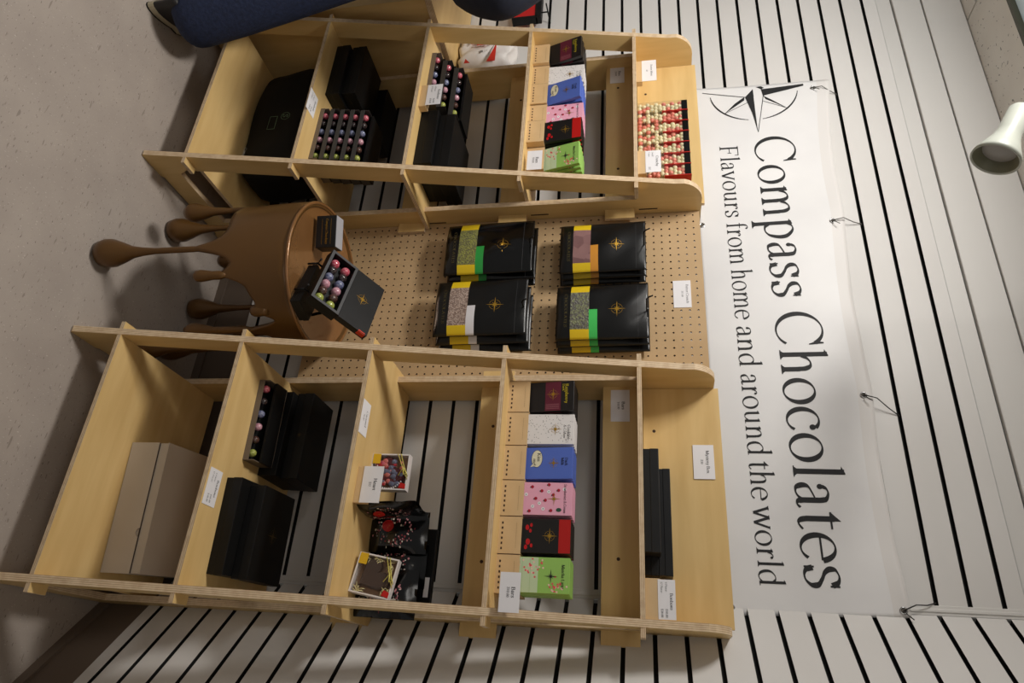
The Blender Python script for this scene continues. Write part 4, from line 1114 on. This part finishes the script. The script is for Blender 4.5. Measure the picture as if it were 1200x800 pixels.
def candy_pouch(label, loc, rot, seed, w=.11, h=.155, sticker=True, reverse=False):
    t = thing('candy_pouch', label, 'pouch', loc, rot)
    bm = bm_(); NX, NZ = 16, 22; rnd = random.Random(seed); p0, p1 = rnd.uniform(0, 6), rnd.uniform(0, 6)
    def F(u, v):
        th = .016*(1-abs(2*u-1)**2.6)*(1-v**2.6)+.002+.0016*math.sin(8*u+p0+5*v)+.001*math.sin(17*v+p1)
        return (-w/2+w*u, -th*(.6+.4*min(1, v*8)), h*v)
    for side in (1, -1):
        vs = [[bm.verts.new((lambda q: (q[0], q[1]*side, q[2]))(F(i/NX, j/NZ))) for j in range(NZ+1)] for i in range(NX+1)]
        for i in range(NX):
            for j in range(NZ): bm.faces.new([vs[i][j], vs[i+1][j], vs[i+1][j+1], vs[i][j+1]])
    bmesh.ops.remove_doubles(bm, verts=bm.verts, dist=.0008)
    obj('body', bm, FOIL, t, smooth=True)
    bm = bm_(); g = lambda x, y, l: (lambda q: (q[0], q[1]-.0010-l, q[2]))(F(x/w+.5, y/h))
    for k in range(95):
        a = rnd.uniform(0, 2*PI); rr = rnd.gauss(.034, .007)
        x, y = rr*math.cos(a)*.95, .068+rr*math.sin(a)*1.15
        if abs(x) > w/2-.006 or y < .006 or y > h-.02: continue
        disc(bm, g, x, y, rnd.uniform(.0014, .0036), rnd.uniform(.0010, .0030), rnd.choice([0, 0, 1, 2, 3]), .00004*(k % 5), 6)
    obj('floral_print', bm, [cmat('print_dusty_pink', 196, 130, 136), cmat('print_pale', 214, 204, 190), cmat('print_maroon', 120, 36, 44), cmat('print_grey', 110, 110, 104)], t, recalc=False)
    if sticker:
        bm = bm_(); disc(bm, g, -.012, .048, .0155, .0155, 0, .0007, 20); star(bm, g, -.012, .048, .008, 1, .001, ring=False)
        obj('red_sticker', bm, [cmat('red_round_sticker', 186, 24, 22), GOLD], t, recalc=False)
    return t
candy_pouch('black floral candy pouch turned edge-on, left end of the candy pouches', (.925, -.262, z2), (-.06, 0, 1.50), 1)
candy_pouch('black floral candy pouch with red sticker behind the heart boxes', (.962, -.185, z2), (-.06, 0, .02), 2)
candy_pouch('black floral candy pouch directly behind the brown heart box', (1.045, -.165, z2), (-.05, 0, .0), 3, sticker=False)
candy_pouch('black floral candy pouch with red sticker at the right end of the middle shelf', (1.122, -.218, z2), (-.08, 0, .0), 4, .118)
t = thing('display_folder', 'tall flat black card folder with white label standing behind the candy pouches', 'folder', (1.055, -.125, z2))
bm = bm_(); box(bm, -.115, .098, 0, .02, 0, .165, r=.002); obj('body', bm, BLACK, t)
bm = bm_(); box(bm, .012, .062, -.0012, 0, .145, .158); obj('white_label', bm, CARDW, t)

# ------------------------------------------------------------------ banner
def ban_y(x, z):
    return -.0125-.0045*math.sin(3.1*x+2*z)*math.sin(5*z+1)-.0030*math.sin(11*x+7*z)-.0022*math.exp(-((z-2.19)**2)/.0012)*math.sin(26*x)
def banner():
    # corners follow the sagging top edge between the ties
    xl0, xl1, xr0, xr1 = -.752, -.738, 1.110, 1.094
    def xb(u, v): return (xl0*(1-v)+xl1*v)*(1-u)+(xr0*(1-v)+xr1*v)*u
    def zt(u):
        s = 0
        ties = [0.02, .33, .665, .985]
        for a, b in zip(ties, ties[1:]):
            if a <= u <= b: s = -.009*math.sin(PI*(u-a)/(b-a))
        return 2.192+.045*(1-u)**3+s+.0
    t = thing('shop_banner', 'long white vinyl shop banner with black lettering tied to the slatwall above the shelves', 'banner', (0, 0, 0))
    NU, NV = 150, 34
    bm = bm_()
    vs = []
    for i in range(NU+1):
        u = i/NU; col = []
        for j in range(NV+1):
            v = j/NV; z = 1.745+(zt(u)-1.745)*v; x = xb(u, v); col.append(bm.verts.new((x, ban_y(x, z), z)))
        vs.append(col)
    for i in range(NU):
        for j in range(NV):
            f = bm.faces.new([vs[i][j], vs[i+1][j], vs[i+1][j+1], vs[i][j+1]]); f.material_index = 1 if j >= NV-3 else 0
    o = obj('sheet', bm, [BANNER, HEM], t, smooth=True)
    md = o.modifiers.new('thick', 'SOLIDIFY'); md.thickness = .0008; md.offset = 1
    fn = lambda x, z, l: (x, ban_y(x, z)-.0016-l, z)
    # main line: rises slightly to the right in the photo
    def line(bm, s, xa, xb_, za, zb, size, bold, words=None):
        sl = (zb-za)/(xb_-xa)
        g = lambda x, y, l: fn(x, za+(x-xa)*sl+y, l)
        if words:
            for wd, x0, x1 in words: text(bm, wd, g, x0-.0, 0, size, 0, bold=bold, width=(x1-x0))
        else: text(bm, s, g, xa, 0, size, 0, bold=bold, width=xb_-xa)
    bm = bm_()
    line(bm, '', -.478, 1.03, 1.958, 1.955, .192, 1., [('Compass', -.490, .180), ('Chocolates', .222, 1.040)])
    obj('headline_lettering', bm, INK, t, recalc=False)
    bm = bm_()
    line(bm, '', -.452, 1.03, 1.836, 1.842, .094, .95, [('Flavours', -.456, -.142), ('from', -.122, .050), ('home', .066, .250), ('and', .270, .412), ('around', .430, .688), ('the', .700, .812), ('world', .826, 1.036)])
    obj('subline_lettering', bm, INK, t, recalc=False)
    # half compass rose bleeding off the left edge
    bm = bm_(); cx, cz = -.716, 1.972
    tri = lambda pts, l=0: poly(bm, [fn(cx+a, cz+b, l) for a, b in pts], 0)
    tri([(-.006, .030), (.028, .034), (-.002, .176), (-.012, .176)])
    tri([(-.010, .0), (.028, -.030), (.110, -.012), (.205, .000), (.110, -.0005), (.03, .0)], .0002)
    tri([(-.020, .012), (-.006, .030), (-.012, .04), (-.022, .03)], .0001)
    def thin(a, b, w=.0012):
        d = Vector((b[0]-a[0], b[1]-a[1])); d.normalize(); n = (-d.y*w, d.x*w)
        tri([(a[0]+n[0], a[1]+n[1]), (a[0]-n[0], a[1]-n[1]), (b[0]-n[0], b[1]-n[1]), (b[0]+n[0], b[1]+n[1])], .0003)
    thin((.028, .034), (.205, .001)); thin((.028, -.030), (-.010, -.180)); thin((-.006, .030), (.028, .034)); thin((-.010, .0), (.03, .0), .0006)
    tri([(.028, .034), (.046, .040), (.100, .108), (.056, .064)]); thin((.054, .028), (.100, .108), .001)
    tri([(.026, -.032), (.044, -.034), (.104, -.108), (.056, -.068)]); thin((.056, -.022), (.104, -.108), .001)
    for q, (a0, a1) in enumerate(((8, 82), (-84, -10))):
        R = .145
        for k in range(16):
            a, b = math.radians(a0+(a1-a0)*k/16), math.radians(a0+(a1-a0)*(k+1)/16)
            wq = .0008+.0022*math.sin(PI*(k+.5)/16*.9+.2)
            tri([((R-wq)*math.cos(a), (R-wq)*math.sin(a)*1.06), ((R+wq)*math.cos(a), (R+wq)*math.sin(a)*1.06), ((R+wq)*math.cos(b), (R+wq)*math.sin(b)*1.06), ((R-wq)*math.cos(b), (R-wq)*math.sin(b)*1.06)])
    obj('compass_rose', bm, INK, t, recalc=False)
    for x, z in ((-.700, 2.178), (-.106, 2.166), (.504, 2.168), (1.078, 2.176), (-.119, 1.759), (1.090, 1.767)):
        bm = bm_(); pts = [(x+.0075*math.cos(2*PI*k/16), ban_y(x, z)-.0018, z+.0075*math.sin(2*PI*k/16)) for k in range(17)]
        tube(bm, pts, .0022, 6, cap=False); disc(bm, fn, x, z, .006, .006, 1, .0005)
        obj('grommet', bm, [STEEL, mat('grommet_hole', rgb(90, 86, 80), .8)], t, smooth=True)
    for i, (x, z, ex, ez) in enumerate(((-.700, 2.178, -.675, 2.257), (-.106, 2.166, -.100, 2.257), (.504, 2.168, .56, 2.257), (1.078, 2.176, 1.055, 2.257))):
        bm = bm_(); y0 = ban_y(x, z)-.004
        tube(bm, [(x, y0, z), ((x*2+ex)/3-.006, y0-.006, z+(ez-z)*.35), ((x+2*ex)/3, -.012, z+(ez-z)*.7), (ex, -.001, ez), (ex, .012, ez)], .0016, 6)
        tube(bm, [(x, y0, z), (x+.010, y0-.008, z+.004), (x+.022, y0-.012, z+.016)], .0014, 6)
        obj('tie', bm, mat('black_zip_tie', rgb(40, 38, 36), .4) if i > 1 else mat('grey_zip_tie', rgb(96, 94, 90), .4), t, smooth=True)
banner()

# ------------------------------------------------------------------ spotlight
def spot():
    c = Vector((.172, -.6, 2.352)); ax = Vector((.851, .123, -.512)).normalized()
    q = Vector((0, 0, 1)).rotation_difference(ax).to_matrix().to_4x4(); M = Matrix.Translation(c) @ q
    t = thing('track_spotlight', 'white flared spotlight head hanging from the ceiling near the top right corner', 'spotlight', (0, 0, 0))
    bm = bm_(); lathe(bm, [(.0, -.150), (.024, -.150), (.0265, -.146), (.0265, -.080), (.030, -.060), (.042, -.030), (.050, -.012), (.0515, 0), (.0485, .0), (.044, -.012)], n=40, M=M); obj('head', bm, LAMPW, t, smooth=True)
    bm = bm_(); lathe(bm, [(.0488, -.0005), (.036, -.022), (.034, -.030)], n=40, M=M); obj('baffle', bm, LAMPIN, t, smooth=True)
    bm = bm_(); lathe(bm, [(0, -.020), (.02, -.021), (.0355, -.025)], n=40, M=M); obj('lens', bm, LAMPG, t, smooth=True)
    b = M @ Vector((0, 0, -.12)); bm = bm_()
    tube(bm, [b, b+Vector((-.01, .02, .07)), Vector((b.x-.01, b.y+.02, 2.66))], .008, 12); obj('arm', bm, LAMPW, t)
    bm = bm_(); box(bm, b.x-.06, b.x+.04, b.y+.002, b.y+.038, 2.655, 2.690, r=.004); box(bm, b.x-.02, b.x+.0, b.y+.01, b.y+.03, 2.69, 2.745); obj('track_adapter', bm, LAMPW, t)
spot()

# ------------------------------------------------------------------ counter, plastic bag, red bag at the left
t = thing('plywood_counter', 'plywood counter with rounded top edge at the wall left of the left display shelf', 'counter', (-1.22, -.235, 0))
bm = bm_(); slab(bm, rrect(-.42, .39, -.225, .228, .03), [], 'z', .821, .845); obj('counter_top', bm, [PLY_X, EDGE_Z], t)
bm = bm_(); box(bm, .362, .386, -.215, .225, 0, .821); obj('side_panel', bm, PLY_Z, t)
bm = bm_(); box(bm, -.40, -.376, -.215, .225, 0, .821); obj('side_panel', bm, PLY_Z, t)
bm = bm_(); box(bm, -.376, .362, -.20, -.182, .0, .821); obj('front_panel', bm, PLY_X, t)
def plastic_bag():
    t = thing('plastic_parcel', 'crumpled white plastic parcel with red and grey print on the plywood counter', 'parcel', (-.945, -.075, .8455), (0, 0, .0))
    bm = bm_(); res = bmesh.ops.create_cube(bm, size=1)
    bmesh.ops.subdivide_edges(bm, edges=list(bm.edges), cuts=13, use_grid_fill=True)
    for v in bm.verts:
        c = v.co.copy(); m = (abs(c.x*2)**4+abs(c.y*2)**4+abs(c.z*2)**4)**.25; c = c*(max(abs(c.x), abs(c.y), abs(c.z))*2/m)
        x, y, z = c.x, c.y, c.z+.5
        v.co = Vector((x*.28+.010*math.sin(z*12+y*9), y*.10+.008*math.sin(x*20+z*9), z*.215*(1-.08*math.sin(x*14))+.004*math.sin(x*31)))
    mn = min(v.co.z for v in bm.verts)
    for v in bm.verts: v.co.z -= mn
    obj('body', bm, PLASTICW, t, smooth=True)
    bm = bm_(); f = lambda x, z, l: (x, -.0605-l, z)
    for pts, mi in (([(-.085, .045), (-.085, .075), (-.06, .075), (-.02, .068), (-.02, .06), (-.075, .05)], 0), ([(-.02, .165), (.085, .165), (.085, .13), (.06, .14)], 0), ([(.06, .045), (.085, .04), (.085, .065)], 0), ([(-.09, .08), (-.04, .08), (-.04, .12), (-.09, .11)], 1), ([(.02, .1), (.032, .1), (.032, .112), (.02, .112)], 1)):
        poly(bm, [f(a, b, 0) for a, b in pts], mi)
    text(bm, 'S', f, .02, .118, .018, 1)
    for k in range(4):
        poly(bm, [f(-.055+k*.012, .085, .0001), f(-.046+k*.012, .085, .0001), f(-.046+k*.012, .155-k*.006, .0001), f(-.055+k*.012, .155-k*.006, .0001)], 0)
    obj('print', bm, [REDP, mat('grey_print', rgb(120, 118, 116), .6)], t, recalc=False)
plastic_bag()
t = thing('red_pouch_bag', 'red bag with black trim hanging on the slatwall above the white parcel', 'bag', (-1.235, -.045, 1.04), (0, 0, 0))
bm = bm_(); box(bm, -.20, .045, -.012, .018, 0, .105, r=.008, seg=3); obj('body', bm, REDF, t)
bm = bm_(); box(bm, -.205, .050, -.016, .022, .098, .125, r=.004); box(bm, .038, .050, -.016, .022, .0, .11, r=.003); obj('black_trim', bm, BLACK, t)
bm = bm_(); tube(bm, [(.02, .05, .155), (.02, -.05, .150)], .003, 8); tube(bm, [(.02, -.01, .15), (.02, -.01, .12)], .003, 8); obj('hanging_prong', bm, BLACK, t)

# ------------------------------------------------------------------ person standing left of the left shelf
def skin_obj(name, verts, edges, radii, root, mt, parent, levels=2):
    me = bpy.data.meshes.new(name); me.from_pydata(verts, edges, []); me.update()
    o = bpy.data.objects.new(name, me); COL.objects.link(o); o.parent = parent
    md = o.modifiers.new('skin', 'SKIN'); md.use_smooth_shade = True
    sv = me.skin_vertices[0].data
    for i, r_ in enumerate(radii):
        sv[i].radius = r_ if isinstance(r_, tuple) else (r_, r_); sv[i].use_root = (i == root); sv[i].use_loose = False
    sb = o.modifiers.new('sub', 'SUBSURF'); sb.levels = levels; sb.render_levels = levels
    me.materials.append(mt)
    return o
def person():
    t = thing('person', 'person in navy trousers and dark navy jacket standing beside the left display shelf', 'person', (0, 0, 0))
    # joints (world): facing the wall, weight on the near leg, elbow out to the right
    P = dict(pel=(-.815, -.70, .97), hipR=(-.760, -.700, .91), kneeR=(-.700, -.655, .49), ankR=(-.588, -.640, .11), hipL=(-.90, -.69, .91), kneeL=(-.93, -.74, .49), ankL=(-.935, -.70, .10),
             waist=(-.82, -.70, 1.10), chest=(-.83, -.70, 1.32), neck=(-.83, -.70, 1.47), nk2=(-.83, -.71, 1.53), shR=(-.665, -.70, 1.40), elR=(-.478, -.67, 1.150), wrR=(-.66, -.60, .985),
             shL=(-.995, -.70, 1.40), elL=(-1.05, -.66, 1.13), wrL=(-1.0, -.56, .95))
    names = list(P); ix = {n: i for i, n in enumerate(names)}
    E = [('pel', 'hipR'), ('hipR', 'kneeR'), ('kneeR', 'ankR'), ('pel', 'hipL'), ('hipL', 'kneeL'), ('kneeL', 'ankL'), ('pel', 'waist'), ('waist', 'chest'), ('chest', 'neck'), ('neck', 'nk2'), ('chest', 'shR'), ('shR', 'elR'), ('elR', 'wrR'), ('chest', 'shL'), ('shL', 'elL'), ('elL', 'wrL')]
    rad = dict(pel=(.13, .10), hipR=.075, kneeR=.05, ankR=.036, hipL=.075, kneeL=.05, ankL=.036, waist=(.115, .085), chest=(.135, .10), neck=.055, nk2=.05, shR=.052, elR=.038, wrR=.026, shL=.052, elL=.038, wrL=.026)
    skin_obj('body', [P[n] for n in names], [(ix[a], ix[b]) for a, b in E], [rad[n] for n in names], 0, SKIN, t, 1)
    # trousers
    tv = ['pel', 'hipR', 'kneeR', 'hR', 'hipL', 'kneeL', 'hL', 'waistb']
    Q = dict(P); Q['hR'] = (-.582, -.640, .050); Q['hL'] = (-.93, -.70, .05); Q['waistb'] = (-.818, -.70, 1.04)
    Q['thR'] = (-.752, -.680, .70); Q['thL'] = (-.915, -.72, .72); Q['shinR'] = (-.624, -.645, .26); Q['shinL'] = (-.935, -.72, .26)
    tv = ['pel', 'hipR', 'thR', 'kneeR', 'shinR', 'hR', 'hipL', 'thL', 'kneeL', 'shinL', 'hL', 'waistb']
    ti = {n: i for i, n in enumerate(tv)}
    te = [('pel', 'hipR'), ('hipR', 'thR'), ('thR', 'kneeR'), ('kneeR', 'shinR'), ('shinR', 'hR'), ('pel', 'hipL'), ('hipL', 'thL'), ('thL', 'kneeL'), ('kneeL', 'shinL'), ('shinL', 'hL'), ('pel', 'waistb')]
    tr = [(.15, .12), .115, .118, .108, .098, .100, .10, .092, .078, .072, .072, (.14, .11)]
    skin_obj('trousers', [Q[n] for n in tv], [(ti[a], ti[b]) for a, b in te], tr, 0, NAVY, t, 2)
    jv = {'hem': (-.817, -.70, .96), 'waist': P['waist'], 'chest': P['chest'], 'col': (-.83, -.70, 1.455), 'shR': P['shR'], 'elR': P['elR'], 'cR': (-.645, -.608, 1.0), 'shL': P['shL'], 'elL': P['elL'], 'cL': (-1.005, -.575, .975)}
    jn = list(jv); ji = {n: i for i, n in enumerate(jn)}
    je = [('hem', 'waist'), ('waist', 'chest'), ('chest', 'col'), ('chest', 'shR'), ('shR', 'elR'), ('elR', 'cR'), ('chest', 'shL'), ('shL', 'elL'), ('elL', 'cL')]
    jr = [(.155, .125), (.14, .115), (.155, .12), .075, .076, .078, .052, .072, .058, .044]
    skin_obj('jacket', [jv[n] for n in jn], [(ji[a], ji[b]) for a, b in je], jr, 0, NAVYJ, t, 2)
    # head with face looking at the shelf (towards +y, slightly down)
    bm = bm_(); sphere(bm, (0, 0, 0), .1, 0, 28, 20, (.78, .95, 1.16))
    for v in bm.verts:
        if v.co.y > .03 and v.co.z < -.02: v.co.x *= .86
        v.co.y += .006*math.exp(-((v.co.z+.01)**2)/.0006)*(1 if v.co.y > .05 else 0)
    tube(bm, [(0, .088, .018), (0, .108, -.014), (0, .096, -.028)], [.007, .012, .009], 10)
    for s in (-1, 1): sphere(bm, (s*.079, -.005, -.005), .03, 0, 10, 8, (.35, .7, 1)); sphere(bm, (s*.03, .084, .008), .012, 1, 10, 8)
    sphere(bm, (0, .088, -.052), .018, 2, 12, 8, (1.2, .5, .35))
    h = obj('head', bm, [SKIN, mat('eye_white', rgb(230, 228, 224), .3), mat('lips', rgb(176, 106, 100), .5)], t, smooth=True); h.location = (-.83, -.70, 1.64); h.rotation_euler = (-.25, 0, -.3)
    bm = bm_(); sphere(bm, (0, -.012, .018), .107, 0, 24, 16, (.82, .95, 1.12))
    bmesh.ops.delete(bm, geom=[v for v in bm.verts if v.co.y > .03 and v.co.z < .065 or v.co.z < -.06], context='VERTS')
    o = obj('hair', bm, HAIR, t, smooth=True); o.location = h.location; o.rotation_euler = h.rotation_euler
    # hands
    for nm, wr, d in (('R', Vector((-.66, -.60, .985)), Vector((-.55, .2, -.8)).normalized()), ('L', Vector((-1.0, -.56, .95)), Vector((.1, .35, -.9)).normalized())):
        side = d.cross(Vector((0, 1, 0))).normalized(); nrm = side.cross(d)
        vs = [tuple(wr), tuple(wr+d*.045), tuple(wr+d*.085)]; es = [(0, 1), (1, 2)]; rs = [.024, (.034, .018), (.034, .015)]
        for k, (o_, ln) in enumerate(((-.027, .065), (-.009, .075), (.009, .070), (.027, .055))):
            b0 = len(vs); vs += [tuple(wr+d*.09+side*o_), tuple(wr+d*(.09+ln*.5)+side*o_*1.1+nrm*.008), tuple(wr+d*(.09+ln)+side*o_*1.1+nrm*.022)]; es += [(2, b0), (b0, b0+1), (b0+1, b0+2)]; rs += [.0095, .0085, .007]
        b0 = len(vs); vs += [tuple(wr+d*.03-side*.035), tuple(wr+d*.075-side*.052+nrm*.012)]; es += [(0, b0), (b0, b0+1)]; rs += [.011, .009]
        skin_obj('hand', vs, es, rs, 0, SKIN, t, 1)
    # shoes: toe pointing right and slightly forward
    for i, (x, y, yaw) in enumerate(((-.608, -.668, 2.1), (-.93, -.70, 1.3))):
        s = thing('shoe', None, None)
        s.parent = t; s.location = (x, y, 0); s.rotation_euler = (0, 0, yaw); s.name = 'shoe'
        bm = bm_()
        def outline(off):
            o = []
            for k in range(28):
                a = 2*PI*k/28; cx_ = .115*math.cos(a)+.045; hw_ = .036+(.006 if math.cos(a) > 0 else -.004)
                o.append((cx_, hw_*math.sin(a)*(1 if abs(math.cos(a)) < .9 else .95)))
            return [(px*(1+off*4)-off*.2, py*(1+off*12)) for px, py in o]
        slab(bm, outline(0), [], 'z', 0, .006, 1, 1); slab(bm, outline(0), [], 'z', .006, .026, 0, 0)
        obj('sole', bm, [SOLE, BLACK], s)
        bm = bm_(); o1 = outline(-.002); rings = []
        for j, (zz, sc_, sh) in enumerate(((.026, 1, 0), (.045, .97, -.002), (.060, .86, -.012), (.075, .66, -.030), (.095, .5, -.045), (.115, .46, -.05))):
            rings.append([bm.verts.new((px*sc_+sh+(1-sc_)*.0, py*(sc_ if j < 3 else max(sc_, .82)), zz)) for px, py in o1])
        for j in range(len(rings)-1):
            for k in range(28): bm.faces.new([rings[j][k], rings[j][(k+1) % 28], rings[j+1][(k+1) % 28], rings[j+1][k]])
        bm.faces.new(rings[-1]); obj('upper', bm, SHOE, s, smooth=True)
person()

# ------------------------------------------------------------------ camera (the photo is turned a quarter, so the camera is rolled)
cam = bpy.data.cameras.new('camera'); co = bpy.data.objects.new('camera', cam); COL.objects.link(co)
yaw, pitch, roll, fpx = -.4789312, -.187703, -.0197455, 816.116
fv = Vector((math.sin(yaw)*math.cos(pitch), math.cos(yaw)*math.cos(pitch), math.sin(pitch)))
r0 = Vector((math.cos(yaw), -math.sin(yaw), 0)); u0 = r0.cross(fv)
rv = math.cos(roll)*r0+math.sin(roll)*u0; uv = -math.sin(roll)*r0+math.cos(roll)*u0
R = Matrix((uv, -rv, -fv)).transposed()
co.matrix_world = Matrix.Translation((1.33182, -1.98479, 1.56029)) @ R.to_4x4()
cam.sensor_width = 36; cam.lens = fpx/1200*36; cam.clip_start = .02
bpy.context.scene.camera = co

# ------------------------------------------------------------------ light
def area(name, loc, target, size, power, col):
    l = bpy.data.lights.new(name, 'AREA'); l.shape = 'RECTANGLE'; l.size, l.size_y = size; l.energy = power; l.color = col
    o = bpy.data.objects.new(name, l); COL.objects.link(o); o.location = loc
    d = Vector(target)-Vector(loc); o.rotation_euler = d.to_track_quat('-Z', 'Y').to_euler()
    return o
area('ceiling_key_light', (-.42, -1.25, 2.70), (-.25, -.9, 0), (.5, .22), 35, (1, .965, .92))
area('ceiling_fill_light', (-1.6, -2.6, 2.70), (-.6, -.6, .8), (1.2, .6), 20, (1, .97, .93))
area('far_fill_light', (1.6, -3.2, 2.70), (.6, -.5, 1.0), (1.2, .6), 9, (1, .96, .9))  # unseen fill light added to lift the scene from the right front
w = bpy.data.worlds.new('world'); w.use_nodes = True; bpy.context.scene.world = w
w.node_tree.nodes['Background'].inputs[0].default_value = (.80, .78, .75, 1); w.node_tree.nodes['Background'].inputs[1].default_value = .20
sc = bpy.context.scene
sc.view_settings.view_transform = 'Standard'; sc.view_settings.look = 'None'; sc.view_settings.exposure = 0.0
